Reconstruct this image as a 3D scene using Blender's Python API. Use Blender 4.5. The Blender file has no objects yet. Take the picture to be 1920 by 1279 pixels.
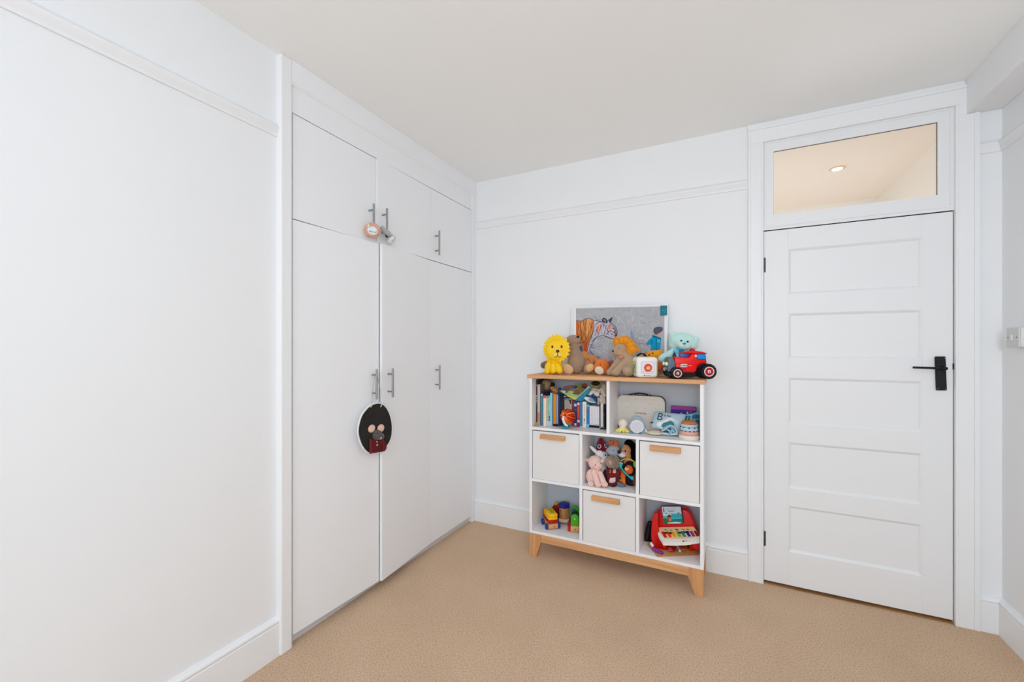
import bpy, bmesh, math, random
from mathutils import Vector, Matrix, Quaternion, noise as mnoise

SC = bpy.context.scene
COL = SC.collection
random.seed(7)

# ---------------------------------------------------------------- camera, world, lights
EYE = Vector((1.715, -2.761, 1.33))
YAW = math.radians(26.827)
FPX, HORIZON = 785.0, 652.0
cam_data = bpy.data.cameras.new('camera')
cam_data.sensor_fit = 'HORIZONTAL'
cam_data.sensor_width = 36.0
cam_data.lens = FPX / 1920 * 36.0
cam_data.shift_y = (HORIZON - 639.5) / 1920
cam_data.clip_start = 0.02
cam = bpy.data.objects.new('camera', cam_data)
cam.location = EYE
cam.rotation_euler = (math.pi / 2, 0, YAW)
COL.objects.link(cam)
SC.camera = cam

world = bpy.data.worlds.new('sky')
SC.world = world
world.use_nodes = True
wn = world.node_tree.nodes
sky = wn.new('ShaderNodeTexSky')
sky.sky_type = 'HOSEK_WILKIE'
sky.turbidity = 4.0
sky.sun_direction = (0.3, 0.5, 0.8)
wn['Background'].inputs['Strength'].default_value = 0.5
world.node_tree.links.new(sky.outputs[0], wn['Background'].inputs[0])


def area_light(name, loc, aim, sx, sy, power, color=(1, 1, 1)):
    d = bpy.data.lights.new(name, 'AREA')
    d.shape = 'RECTANGLE'
    d.size, d.size_y = sx, sy
    d.energy = power
    d.color = color
    o = bpy.data.objects.new(name, d)
    o.location = loc
    o.rotation_euler = (Vector(aim) - Vector(loc)).to_track_quat('-Z', 'Y').to_euler()
    COL.objects.link(o)
    return o


def point_light(name, loc, power, radius, color=(1, 1, 1)):
    d = bpy.data.lights.new(name, 'POINT')
    d.energy = power
    d.shadow_soft_size = radius
    d.color = color
    o = bpy.data.objects.new(name, d)
    o.location = loc
    COL.objects.link(o)
    return o


# daylight through the big window behind the camera, and the room's pendant above the camera
area_light('window_daylight', (1.60, -5.59, 1.75), (1.60, 0, 1.70), 2.0, 1.3, 54, (0.797, 0.89, 0.972))
area_light('ceiling_lamp', (2.25, -2.70, 2.585), (2.25, -2.70, 0), 0.40, 0.40, 11, (0.80, 0.90, 0.985))
area_light('ceiling_fill', (2.35, -3.9, 1.60), (2.1, -2.5, 2.6), 0.35, 0.35, 12, (0.79, 0.88, 1.0))  # fill added out of view behind the camera to brighten the ceiling
# added mid-height fill behind the transom, lighting the hall ceiling from below
point_light('hall_fill', (2.0, 0.95, 1.30), 18, 0.30, (0.80, 0.885, 1.0))

SC.view_settings.view_transform = 'Standard'
SC.view_settings.look = 'None'
SC.view_settings.gamma = 1.0
SC.view_settings.use_curve_mapping = False
SC.view_settings.exposure = 0.0
SC.cycles.max_bounces = 16
SC.cycles.diffuse_bounces = 14
SC.cycles.sample_clamp_indirect = 6.0
SC.cycles.use_denoising = True

# ---------------------------------------------------------------- measuring helpers
FWD = Vector((-math.sin(YAW), math.cos(YAW), 0))
RGT = Vector((math.cos(YAW), math.sin(YAW), 0))


def ray(px, py):
    return FWD + RGT * ((px - 960) / FPX) + Vector((0, 0, (HORIZON - py) / FPX))


def at(px, py, y):
    """point of the photograph on the plane at depth y (metres from the back wall)"""
    d = ray(px, py)
    return EYE + d * ((y - EYE.y) / d.y)


def onx(px, py, x):
    d = ray(px, py)
    return EYE + d * ((x - EYE.x) / d.x)


def onz(px, py, z):
    d = ray(px, py)
    return EYE + d * ((z - EYE.z) / d.z)


def span(y, px=1150):
    """metres that one photograph pixel covers at depth y"""
    p = at(px, 652, y)
    return (p - EYE).dot(FWD) / FPX


# ---------------------------------------------------------------- materials
def lin(c):
    return tuple(((v / 255) / 12.92 if v / 255 <= 0.04045 else ((v / 255 + 0.055) / 1.055) ** 2.4) for v in c)


_M = {}


def mat(rgb, rough=0.55, var=0.05, scale=60, bump=0.0, bscale=300, metal=0.0, sheen=0.0, gain=1.0, spec=0.3):
    """a paint, fabric or plastic: base colour with slight procedural mottling and optional relief"""
    key = (tuple(rgb), rough, var, scale, bump, bscale, metal, sheen, gain, spec)
    if key in _M:
        return _M[key]
    m = bpy.data.materials.new('m_%d_%d_%d' % tuple(int(v) for v in rgb))
    m.use_nodes = True
    nt = m.node_tree
    b = nt.nodes['Principled BSDF']
    c = [min(0.92, v * gain) for v in lin(rgb)]
    tc = nt.nodes.new('ShaderNodeTexCoord')
    n = nt.nodes.new('ShaderNodeTexNoise')
    n.inputs['Scale'].default_value = scale
    n.inputs['Detail'].default_value = 3
    nt.links.new(tc.outputs['Object'], n.inputs['Vector'])
    mx = nt.nodes.new('ShaderNodeMix')
    mx.data_type = 'RGBA'
    mx.inputs[6].default_value = (*[v * (1 - var) for v in c], 1)
    mx.inputs[7].default_value = (*[min(0.93, v * (1 + var)) for v in c], 1)
    nt.links.new(n.outputs['Fac'], mx.inputs[0])
    nt.links.new(mx.outputs[2], b.inputs['Base Color'])
    b.inputs['Roughness'].default_value = rough
    b.inputs['Metallic'].default_value = metal
    b.inputs['Specular IOR Level'].default_value = spec
    if sheen:
        b.inputs['Sheen Weight'].default_value = sheen
        b.inputs['Sheen Roughness'].default_value = 0.5
    if bump:
        n2 = nt.nodes.new('ShaderNodeTexNoise')
        n2.inputs['Scale'].default_value = bscale
        n2.inputs['Detail'].default_value = 4
        nt.links.new(tc.outputs['Object'], n2.inputs['Vector'])
        bp = nt.nodes.new('ShaderNodeBump')
        bp.inputs['Strength'].default_value = bump
        bp.inputs['Distance'].default_value = 0.003
        nt.links.new(n2.outputs['Fac'], bp.inputs['Height'])
        nt.links.new(bp.outputs['Normal'], b.inputs['Normal'])
    _M[key] = m
    return m


def plush_mat(rgb, var=0.16, scale=220):
    return mat(rgb, 0.95, var, scale, 1.0, 330, sheen=0.3, gain=1.28, spec=0.05)


def wood_mat(name, a, bcol, axis, scale=1.0):
    """oak: stretched grain along one axis with darker streaks and small flecks"""
    m = bpy.data.materials.new(name)
    m.use_nodes = True
    nt = m.node_tree
    b = nt.nodes['Principled BSDF']
    tc = nt.nodes.new('ShaderNodeTexCoord')
    mp = nt.nodes.new('ShaderNodeMapping')
    s = [38 * scale] * 3
    s[axis] = 2.2 * scale
    mp.inputs['Scale'].default_value = s
    nt.links.new(tc.outputs['Object'], mp.inputs['Vector'])
    n = nt.nodes.new('ShaderNodeTexNoise')
    n.inputs['Scale'].default_value = 1.0
    n.inputs['Detail'].default_value = 6
    n.inputs['Roughness'].default_value = 0.65
    nt.links.new(mp.outputs[0], n.inputs['Vector'])
    r = nt.nodes.new('ShaderNodeValToRGB')
    r.color_ramp.elements[0].position = 0.3
    r.color_ramp.elements[0].color = (*lin(bcol), 1)
    r.color_ramp.elements[1].position = 0.62
    r.color_ramp.elements[1].color = (*lin(a), 1)
    nt.links.new(n.outputs['Fac'], r.inputs[0])
    nt.links.new(r.outputs[0], b.inputs['Base Color'])
    b.inputs['Roughness'].default_value = 0.5
    b.inputs['Specular IOR Level'].default_value = 0.3
    return m


def glass_mat(name):
    m = bpy.data.materials.new(name)
    m.use_nodes = True
    nt = m.node_tree
    out = nt.nodes['Material Output']
    nt.nodes.remove(nt.nodes['Principled BSDF'])
    tr = nt.nodes.new('ShaderNodeBsdfTransparent')
    gl = nt.nodes.new('ShaderNodeBsdfGlossy')
    gl.inputs['Roughness'].default_value = 0.02
    fr = nt.nodes.new('ShaderNodeFresnel')
    fr.inputs[0].default_value = 1.45
    mx = nt.nodes.new('ShaderNodeMixShader')
    nt.links.new(fr.outputs[0], mx.inputs[0])
    nt.links.new(tr.outputs[0], mx.inputs[1])
    nt.links.new(gl.outputs[0], mx.inputs[2])
    nt.links.new(mx.outputs[0], out.inputs[0])
    return m


def glow_mat(name, rgb, strength):
    m = bpy.data.materials.new(name)
    m.use_nodes = True
    b = m.node_tree.nodes['Principled BSDF']
    b.inputs['Emission Color'].default_value = (*lin(rgb), 1)
    b.inputs['Emission Strength'].default_value = strength
    return m


# ---------------------------------------------------------------- object helpers
def root_loc(o):
    v = Vector((0, 0, 0))
    while o is not None:
        v += o.location
        o = o.parent
    return v


def thing(name, label, cat, loc, group=None):
    o = bpy.data.objects.new(name, None)
    o.empty_display_size = 0.03
    COL.objects.link(o)
    o.location = loc
    o['label'] = label
    o['category'] = cat
    if group:
        o['group'] = group
    return o


def tag(o, label, cat, group=None):
    o['label'] = label
    o['category'] = cat
    if group:
        o['group'] = group
    return o


def obj(name, bm, m, parent=None, smooth=False, label=None, loc=None):
    """links a bmesh given in world metres as ONE mesh object (under its parent, if any)"""
    base = root_loc(parent) if parent is not None else (Vector(loc) if loc is not None else Vector((0, 0, 0)))
    bmesh.ops.translate(bm, verts=bm.verts, vec=-base)
    me = bpy.data.meshes.new(name)
    bmesh.ops.recalc_face_normals(bm, faces=bm.faces)
    bm.to_mesh(me)
    bm.free()
    for mm in (m if isinstance(m, (list, tuple)) else [m]):
        me.materials.append(mm)
    if smooth:
        me.polygons.foreach_set('use_smooth', [True] * len(me.polygons))
        try:
            me.set_sharp_from_angle(angle=math.radians(50))
        except Exception:
            pass
    o = bpy.data.objects.new(name, me)
    COL.objects.link(o)
    if parent is not None:
        o.parent = parent
    elif loc is not None:
        o.location = loc
    if label:
        o['label'] = label
    return o


def struct(name, bm, m, parent=None, smooth=False):
    o = obj(name, bm, m, parent, smooth)
    if parent is None:
        o['kind'] = 'structure'
    return o


def place(bm, geom, M=None):
    vs = [g for g in geom if isinstance(g, bmesh.types.BMVert)]
    if M is not None:
        bmesh.ops.transform(bm, matrix=M, verts=vs)
    return vs


def add_box(bm, lo, hi, bev=0.0, M=None, mi=0, seg=2):
    lo, hi = Vector(lo), Vector(hi)
    c, s = (lo + hi) / 2, hi - lo
    n0 = len(bm.faces)
    r = bmesh.ops.create_cube(bm, size=1.0, matrix=Matrix.Translation(c) @ Matrix.Diagonal((s.x, s.y, s.z, 1)))
    vs = r['verts']
    if bev > 0:
        es = list({e for v in vs for e in v.link_edges})
        rb = bmesh.ops.bevel(bm, geom=es, offset=min(bev, min(abs(s.x), abs(s.y), abs(s.z)) * 0.45), segments=seg,
                             affect='EDGES', profile=0.5)
        vs = list({v for f in rb['faces'] for v in f.verts} | {v for v in vs if v.is_valid})
    if M is not None:
        bmesh.ops.transform(bm, matrix=M, verts=vs)
    bm.faces.ensure_lookup_table()
    if mi:
        for f in bm.faces[n0:]:
            f.material_index = mi
    return vs


def box(lo, hi, bev=0.0, M=None, seg=2):
    bm = bmesh.new()
    add_box(bm, lo, hi, bev, M, 0, seg)
    return bm


def frame_to(p0, p1):
    d = Vector(p1) - Vector(p0)
    return Matrix.Translation(p0) @ d.to_track_quat('Z', 'Y').to_matrix().to_4x4(), d.length


def add_cyl(bm, p0, p1, r0, r1=None, seg=16, mi=0):
    r1 = r0 if r1 is None else r1
    M, L = frame_to(p0, p1)
    n0 = len(bm.faces)
    bmesh.ops.create_cone(bm, cap_ends=True, segments=seg, radius1=r0, radius2=max(r1, 1e-5), depth=L,
                          matrix=M @ Matrix.Translation((0, 0, L / 2)))
    if mi:
        bm.faces.ensure_lookup_table()
        for f in bm.faces[n0:]:
            f.material_index = mi


def add_ell(bm, c, r, R=None, seg=20, rings=12, mi=0):
    M = Matrix.Translation(c) @ (R.to_4x4() if R is not None else Matrix.Identity(4)) @ Matrix.Diagonal((*r, 1))
    n0 = len(bm.faces)
    bmesh.ops.create_uvsphere(bm, u_segments=seg, v_segments=rings, radius=1.0, matrix=M)
    if mi:
        bm.faces.ensure_lookup_table()
        for f in bm.faces[n0:]:
            f.material_index = mi


def add_caps(bm, p0, p1, r0, r1=None, seg=16):
    """tapered limb with round ends"""
    r1 = r0 if r1 is None else r1
    add_cyl(bm, p0, p1, r0, r1, seg)
    add_ell(bm, p0, (r0,) * 3, seg=seg, rings=10)
    add_ell(bm, p1, (r1,) * 3, seg=seg, rings=10)


def add_tube(bm, pts, r, seg=8, closed=False):
    pts = [Vector(p) for p in pts]
    n = len(pts)
    rings = []
    up = Vector((0.123, 0.456, 0.88)).normalized()
    for i, p in enumerate(pts):
        a = pts[(i - 1) % n] if (closed or i > 0) else pts[i]
        b = pts[(i + 1) % n] if (closed or i < n - 1) else pts[i]
        t = (b - a).normalized()
        u = t.cross(up)
        if u.length < 1e-4:
            u = t.cross(Vector((1, 0, 0)))
        u.normalize()
        v = t.cross(u)
        rr = r[i] if isinstance(r, (list, tuple)) else r
        rings.append([bm.verts.new(p + (u * math.cos(k * 2 * math.pi / seg) + v * math.sin(k * 2 * math.pi / seg)) * rr) for k in range(seg)])
    for i in range(n if closed else n - 1):
        A, B = rings[i], rings[(i + 1) % n]
        for k in range(seg):
            bm.faces.new((A[k], A[(k + 1) % seg], B[(k + 1) % seg], B[k]))
    if not closed:
        bm.faces.new(rings[0][::-1])
        bm.faces.new(rings[-1])


def add_lathe(bm, prof, c, R=None, seg=32, mi=0):
    """prof: (radius, height) pairs spun about the local z axis at c"""
    R = R if R is not None else Matrix.Identity(3)
    n0 = len(bm.faces)
    rings = []
    for rr, h in prof:
        rings.append([bm.verts.new(Vector(c) + R @ Vector((rr * math.cos(k * 2 * math.pi / seg), rr * math.sin(k * 2 * math.pi / seg), h))) for k in range(seg)])
    for A, B in zip(rings, rings[1:]):
        for k in range(seg):
            bm.faces.new((A[k], A[(k + 1) % seg], B[(k + 1) % seg], B[k]))
    bm.faces.new(rings[0][::-1])
    bm.faces.new(rings[-1])
    if mi:
        bm.faces.ensure_lookup_table()
        for f in bm.faces[n0:]:
            f.material_index = mi


def add_prism(bm, pts, vec, mi=0):
    """closed polygon pts (world) pushed along vec"""
    n0 = len(bm.faces)
    a = [bm.verts.new(p) for p in pts]
    b = [bm.verts.new(Vector(p) + Vector(vec)) for p in pts]
    n = len(a)
    bm.faces.new(a)
    bm.faces.new(b[::-1])
    for i in range(n):
        bm.faces.new((a[i], b[i], b[(i + 1) % n], a[(i + 1) % n]))
    if mi:
        bm.faces.ensure_lookup_table()
        for f in bm.faces[n0:]:
            f.material_index = mi


def prism(pts, vec, bev=0.0, seg=2):
    bm = bmesh.new()
    add_prism(bm, pts, vec)
    if bev > 0:
        bmesh.ops.recalc_face_normals(bm, faces=bm.faces)
        bmesh.ops.bevel(bm, geom=list(bm.edges), offset=bev, segments=seg, affect='EDGES', profile=0.5)
    return bm


def run_profile(prof, p0, p1, out):
    """a moulding: (distance out of the wall, height) profile drawn from p0 to p1"""
    p0, p1, out = Vector(p0), Vector(p1), Vector(out)
    bm = bmesh.new()
    add_prism(bm, [p0 + out * d + Vector((0, 0, z)) for d, z in prof], p1 - p0)
    return bm


def melt(name, bm, m, parent, voxel=0.004, smooth_it=6, fuzz=0.0, label=None, loc=None):
    """joins overlapping lumps into ONE continuous stuffed skin (voxel remesh), optionally with a furry surface"""
    me = bpy.data.meshes.new('tmp')
    bm.to_mesh(me)
    bm.free()
    t = bpy.data.objects.new('tmp', me)
    COL.objects.link(t)
    md = t.modifiers.new('r', 'REMESH')
    md.mode = 'VOXEL'
    md.voxel_size = voxel
    ms = t.modifiers.new('s', 'SMOOTH')
    ms.factor = 0.5
    ms.iterations = smooth_it
    dg = bpy.context.evaluated_depsgraph_get()
    dg.update()
    me2 = bpy.data.meshes.new_from_object(t.evaluated_get(dg))
    bpy.data.objects.remove(t)
    bpy.data.meshes.remove(me)
    b2 = bmesh.new()
    b2.from_mesh(me2)
    bpy.data.meshes.remove(me2)
    if fuzz:
        b2.normal_update()
        for v in b2.verts:
            v.co += v.normal * ((mnoise.noise(v.co * 230) + 0.8 * mnoise.noise(v.co * 520)) * fuzz * 1.1)
    return obj(name, b2, m, parent, True, label, loc)


def text_bm(txt, size, M, depth=0.0006, bold=0.0):
    cu = bpy.data.curves.new('t', 'FONT')
    cu.body = txt
    cu.size = size
    cu.extrude = depth
    cu.offset = bold
    cu.resolution_u = 3
    cu.align_x = 'CENTER'
    cu.align_y = 'CENTER'
    o = bpy.data.objects.new('t', cu)
    COL.objects.link(o)
    dg = bpy.context.evaluated_depsgraph_get()
    dg.update()
    me = bpy.data.meshes.new_from_object(o.evaluated_get(dg))
    bpy.data.objects.remove(o)
    bm = bmesh.new()
    bm.from_mesh(me)
    bpy.data.meshes.remove(me)
    bmesh.ops.transform(bm, matrix=M, verts=bm.verts)
    return bm


def facing(c, nrm, roll=0.0):
    """matrix whose local x runs right and y up on a face at c that looks along nrm"""
    n = Vector(nrm).normalized()
    x = Vector((0, 0, 1)).cross(n).normalized()
    y = n.cross(x)
    M = Matrix((x, y, n)).transposed().to_4x4()
    return Matrix.Translation(c) @ M @ Matrix.Rotation(roll, 4, 'Z')


def add_into(bm, other):
    me = bpy.data.meshes.new('x')
    other.to_mesh(me)
    other.free()
    bm.from_mesh(me)
    bpy.data.meshes.remove(me)


def rz(a):
    return Matrix.Rotation(a, 3, 'Z')


def ry(a):
    return Matrix.Rotation(a, 3, 'Y')


def rx(a):
    return Matrix.Rotation(a, 3, 'X')

# ================================================================ the room
WHITE = mat((225, 227, 229), 0.6, 0.012, 3.0, 0.06, 90, gain=1.09)
CEIL = mat((222, 225, 233), 0.8, 0.010, 2.0, gain=1.23)
GLOSS = mat((226, 228, 230), 0.35, 0.010, 4.0, 0.03, 40, gain=1.09)
DOORW = mat((220, 222, 224), 0.38, 0.010, 4.0, 0.02, 60, gain=1.12)
DARK = mat((28, 26, 25), 0.8)
RH = 2.603
XR, YF = 2.868, -5.60
XL = -0.015


def carpet_mat():
    m = bpy.data.materials.new('beige_twist_carpet')
    m.use_nodes = True
    nt = m.node_tree
    b = nt.nodes['Principled BSDF']
    tc = nt.nodes.new('ShaderNodeTexCoord')
    n1 = nt.nodes.new('ShaderNodeTexNoise')
    n1.inputs['Scale'].default_value = 165
    n1.inputs['Detail'].default_value = 5
    n1.inputs['Roughness'].default_value = 0.7
    nt.links.new(tc.outputs['Object'], n1.inputs['Vector'])
    r1 = nt.nodes.new('ShaderNodeValToRGB')
    e = r1.color_ramp.elements
    e[0].position, e[0].color = 0.30, (*lin((158, 128, 102)), 1)
    e[1].position, e[1].color = 0.66, (*lin((240, 209, 179)), 1)
    k = r1.color_ramp.elements.new(0.46)
    k.color = (*lin((217, 186, 156)), 1)
    nt.links.new(n1.outputs['Fac'], r1.inputs[0])
    n2 = nt.nodes.new('ShaderNodeTexNoise')
    n2.inputs['Scale'].default_value = 3.2
    n2.inputs['Detail'].default_value = 4
    nt.links.new(tc.outputs['Object'], n2.inputs['Vector'])
    mx = nt.nodes.new('ShaderNodeMix')
    mx.data_type = 'RGBA'
    mx.blend_type = 'MULTIPLY'
    mx.inputs[0].default_value = 1.0
    r2 = nt.nodes.new('ShaderNodeValToRGB')
    r2.color_ramp.elements[0].position, r2.color_ramp.elements[0].color = 0.3, (0.93, 0.92, 0.91, 1)
    r2.color_ramp.elements[1].position, r2.color_ramp.elements[1].color = 0.7, (1, 1, 1, 1)
    nt.links.new(n2.outputs['Fac'], r2.inputs[0])
    nt.links.new(r1.outputs[0], mx.inputs[6])
    nt.links.new(r2.outputs[0], mx.inputs[7])
    nt.links.new(mx.outputs[2], b.inputs['Base Color'])
    b.inputs['Roughness'].default_value = 1.0
    b.inputs['Specular IOR Level'].default_value = 0.02
    bp = nt.nodes.new('ShaderNodeBump')
    bp.inputs['Strength'].default_value = 1.0
    bp.inputs['Distance'].default_value = 0.005
    nt.links.new(n1.outputs['Fac'], bp.inputs['Height'])
    nt.links.new(bp.outputs['Normal'], b.inputs['Normal'])
    return m


CARPET = carpet_mat()
struct('floor', box((-0.7, YF, -0.06), (3.0, 0.02, 0.0)), CARPET)
bm = box((-0.7, YF - 0.12, RH), (3.0, 0.12, RH + 0.08))
struct('ceiling', bm, CEIL)

# left wall (stops at the wardrobe) and the wall carried on behind it
struct('wall_left', box((XL - 0.12, YF, 0.0), (XL, -1.585, RH)), WHITE)
# back wall with the door and transom opening
bm = bmesh.new()
add_box(bm, (-0.7, 0.0, 0.0), (1.905, 0.12, RH))
add_box(bm, (2.712, 0.0, 0.0), (3.0, 0.12, RH))
add_box(bm, (1.905, 0.0, 2.50), (2.712, 0.12, RH))
struct('wall_back', bm, WHITE)
struct('wall_right', box((XR, YF, 0.0), (XR + 0.12, 0.0, RH)), WHITE)
# wall behind the camera with its window opening
bm = bmesh.new()
add_box(bm, (-0.135, YF - 0.12, 0.0), (0.25, YF, RH))
add_box(bm, (2.65, YF - 0.12, 0.0), (3.0, YF, RH))
add_box(bm, (0.25, YF - 0.12, 0.0), (2.65, YF, 0.98))
add_box(bm, (0.25, YF - 0.12, 2.42), (2.65, YF, RH))
struct('wall_front', bm, WHITE)
# boxed-in beam along the right wall
struct('trim_1', box((2.742, YF, 2.438), (XR, 0.0, RH), 0.004), WHITE, smooth=False)

# ---- skirting
SK = [(0, 0), (0.018, 0), (0.018, 0.136), (0.0150, 0.1385), (0.0155, 0.142), (0.0195, 0.147), (0.0195, 0.153), (0.015, 0.158), (0.010, 0.160), (0.007, 0.166), (0, 0.167)]
struct('baseboard_left', run_profile(SK, (XL, YF, 0), (XL, -1.590, 0), (1, 0, 0)), GLOSS, smooth=True)
o = struct('baseboard_back', run_profile(SK, (0.006, 0, 0), (1.841, 0, 0), (0, -1, 0)), GLOSS, smooth=True)
struct('baseboard_back.001', run_profile(SK, (2.786, 0, 0), (XR, 0, 0), (0, -1, 0)), GLOSS, smooth=True).location.z = 0.0004
struct('baseboard_right', run_profile(SK, (XR, YF, 0), (XR, 0, 0), (-1, 0, 0)), GLOSS, smooth=True)

# ---- picture rail
PR = [(0, 2.242), (0.008, 2.242), (0.0095, 2.246), (0.0085, 2.251), (0.010, 2.253), (0.0155, 2.272), (0.0185, 2.276), (0.0185, 2.283), (0.015, 2.286), (0.011, 2.295), (0.003, 2.300), (0, 2.300)]
struct('trim_2', run_profile(PR, (XL, YF, 0), (XL, -1.600, 0), (1, 0, 0)), GLOSS, smooth=True)
struct('trim_3', run_profile(PR, (0.006, 0, 0), (1.841, 0, 0), (0, -1, 0)), GLOSS, smooth=True)
struct('trim_4', run_profile(PR, (2.786, 0, 0), (XR, 0, 0), (0, -1, 0)), GLOSS, smooth=True).location.z = 0.0004
struct('trim_5', run_profile(PR, (XR, YF, 0), (XR, 0, 0), (-1, 0, 0)), GLOSS, smooth=True)

# ---- door surround (architrave) with outer bead and inner step
bm = bmesh.new()
add_box(bm, (1.840, -0.020, 0), (1.914, 0.0, 2.4875), 0.001)
add_box(bm, (1.8395, -0.027, 0), (1.853, 0.0, 2.5605), 0.003)
add_box(bm, (1.904, -0.024, 0), (1.915, 0.0, 2.4868), 0.003)
add_box(bm, (2.704, -0.020, 0), (2.7865, 0.0, 2.437), 0.001)
add_box(bm, (2.704, -0.0202, 2.4372), (2.742, 0.0, 2.4875), 0.0)
add_box(bm, (2.767, -0.027, 0), (2.787, 0.0, 2.437), 0.003)
add_box(bm, (2.703, -0.024, 0), (2.714, 0.0, 2.4868), 0.003)
add_box(bm, (1.8402, -0.0204, 2.4877), (2.742, 0.0, 2.574), 0.001)
add_box(bm, (1.8397, -0.027, 2.561), (2.742, 0.0, 2.576), 0.003)
add_box(bm, (1.904, -0.0242, 2.487), (2.714, 0.0, 2.497), 0.003)
add_box(bm, (1.835, -0.012, 2.578), (2.742, 0.0, RH), 0.003)
struct('trim_6', bm, GLOSS)

# ---- transom window above the door: frame, glazing beads and a clear pane
bm = bmesh.new()
y0, y1 = -0.006, 0.010
add_box(bm, (1.905, y0, 1.992), (1.964, y1, 2.50))
add_box(bm, (2.645, y0, 1.992), (2.712, y1, 2.50))
add_box(bm, (1.964, y0, 1.992), (2.645, y1, 2.074))
add_box(bm, (1.964, y0, 2.430), (2.645, y1, 2.50))
win = struct('window_1', bm, DOORW)
bm = bmesh.new()
for lo, hi in (((1.918, -0.009, 2.008), (2.69, -0.006, 2.018)), ((1.918, -0.009, 2.478), (2.69, -0.006, 2.487)),
               ((1.918, -0.009, 2.018), (1.924, -0.006, 2.478)), ((2.688, -0.009, 2.018), (2.694, -0.006, 2.478))):
    add_box(bm, lo, hi, 0.001)
obj('frame_moulding', bm, DOORW, win)
bm = bmesh.new()
g = 0.0022
for lo, hi in (((1.964, 0.001, 2.074), (2.645, 0.004, 2.074 + g * 0.6)), ((1.964, 0.001, 2.430 - g), (2.645, 0.004, 2.430)),
               ((1.964, 0.001, 2.074), (1.964 + g * 0.5, 0.004, 2.430)), ((2.645 - g, 0.001, 2.074), (2.645, 0.004, 2.430))):
    add_box(bm, lo, hi)
obj('putty_line', bm, mat((104, 98, 90), 0.8), win)
obj('pane', box((1.9635, 0.004, 2.0735), (2.6455, 0.008, 2.4305)), glass_mat('clear_glass'), win)

# ---- five-panel door
door = struct('door_1', box((1.9178, 0.006, 0.018), (2.6992, 0.045, 1.986), 0.0005), DOORW)
YD = -0.006          # face of the door leaf
rows = [(1.875, 1.625), (1.519, 1.269), (1.165, 0.912), (0.808, 0.554), (0.456, 0.202)]
PX0, PX1 = 2.034, 2.589
obj('stile', box((1.9178, YD, 0.018), (PX0, 0.006, 1.986), 0.0012), DOORW, door)
obj('stile', box((PX1, YD, 0.018), (2.6992, 0.006, 1.986), 0.0012), DOORW, door)
zs = [1.986] + [z for r in rows for z in r] + [0.018]
for k in range(0, len(zs), 2):
    obj('rail', box((PX0, YD, zs[k + 1]), (PX1, 0.006, zs[k])), DOORW, door)
for zt, zb in rows:
    p = obj('panel', box((PX0, 0.0045, zb), (PX1, 0.0062, zt)), DOORW, door)
    bm = bmesh.new()
    w = 0.013
    o4 = [(PX0, zb), (PX1, zb), (PX1, zt), (PX0, zt)]
    i4 = [(PX0 + w, zb + w), (PX1 - w, zb + w), (PX1 - w, zt - w), (PX0 + w, zt - w)]
    m4 = [(PX0 + w * .45, zb + w * .45), (PX1 - w * .45, zb + w * .45), (PX1 - w * .45, zt - w * .45), (PX0 + w * .45, zt - w * .45)]
    A = [bm.verts.new((x, YD + 0.001, z)) for x, z in o4]
    B = [bm.verts.new((x, YD + 0.004, z)) for x, z in m4]
    Cc = [bm.verts.new((x, 0.0046, z)) for x, z in i4]
    for k in range(4):
        bm.faces.new((A[k], A[(k + 1) % 4], B[(k + 1) % 4], B[k]))
        bm.faces.new((B[k], B[(k + 1) % 4], Cc[(k + 1) % 4], Cc[k]))
    obj('panel_moulding', bm, DOORW, p)
# fill strips round the leaf, gap shade put into their colour, and the oak threshold
bm = bmesh.new()
add_box(bm, (1.914, 0.002, 0.0), (1.9176, 0.06, 1.992))
add_box(bm, (2.6994, 0.002, 0.0), (2.704, 0.06, 1.992))
struct('trim_7', bm, mat((170, 168, 165), 0.8))
bm = box((1.9176, -0.0015, 1.9862), (2.6994, 0.06, 1.9918))
struct('trim_9', bm, mat((44, 42, 40), 0.8))
struct('trim_8', box((1.914, -0.010, 0.0), (2.704, 0.115, 0.006), 0.001), wood_mat('threshold_oak', (170, 122, 72), (120, 82, 45), 0))
STEEL = mat((96, 96, 98), 0.4, 0.1, 80, metal=0.8)
for zt, zb in ((1.837, 1.756), (0.294, 0.213)):
    bm = bmesh.new()
    for k in range(5):
        z = zb + (zt - zb) * k / 5
        add_cyl(bm, (1.9185, -0.010, z + 0.0006), (1.9185, -0.010, z + (zt - zb) / 5 - 0.0006), 0.0055, seg=12)
    add_box(bm, (1.9195, -0.0075, zb), (1.927, -0.0055, zt))
    obj('hinge', bm, STEEL, door, label='dark steel butt hinge')
BLACK = mat((14, 14, 14), 0.45, 0.1, 40)
h = obj('handle_plate', prism([(2.6315, YD - 0.001, 1.287), (2.6705, YD - 0.001, 1.288), (2.6755, YD - 0.001, 1.123), (2.6365, YD - 0.001, 1.122)], (0, -0.010, 0), 0.004), BLACK, door, label='black handle backplate')
bm = bmesh.new()
add_cyl(bm, (2.655, YD - 0.010, 1.231), (2.655, YD - 0.048, 1.231), 0.009, seg=16)
add_tube(bm, [(2.664, YD - 0.044, 1.2305), (2.650, YD - 0.046, 1.231), (2.60, YD - 0.046, 1.2325), (2.540, YD - 0.045, 1.2335)], [0.006, 0.0062, 0.0055, 0.0052], 10)
obj('lever', bm, BLACK, h, True)
bm = bmesh.new()
for x, z in ((2.666, 1.279), (2.642, 1.131), (2.669, 1.130)):
    add_cyl(bm, (x, YD - 0.0105, z), (x, YD - 0.0125, z), 0.0022, seg=8)
obj('screw', bm, mat((120, 120, 120), 0.4, metal=0.7), h)
obj('latch', box((2.6975, -0.0075, 1.226), (2.7025, -0.002, 1.254)), BLACK, door)

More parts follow.
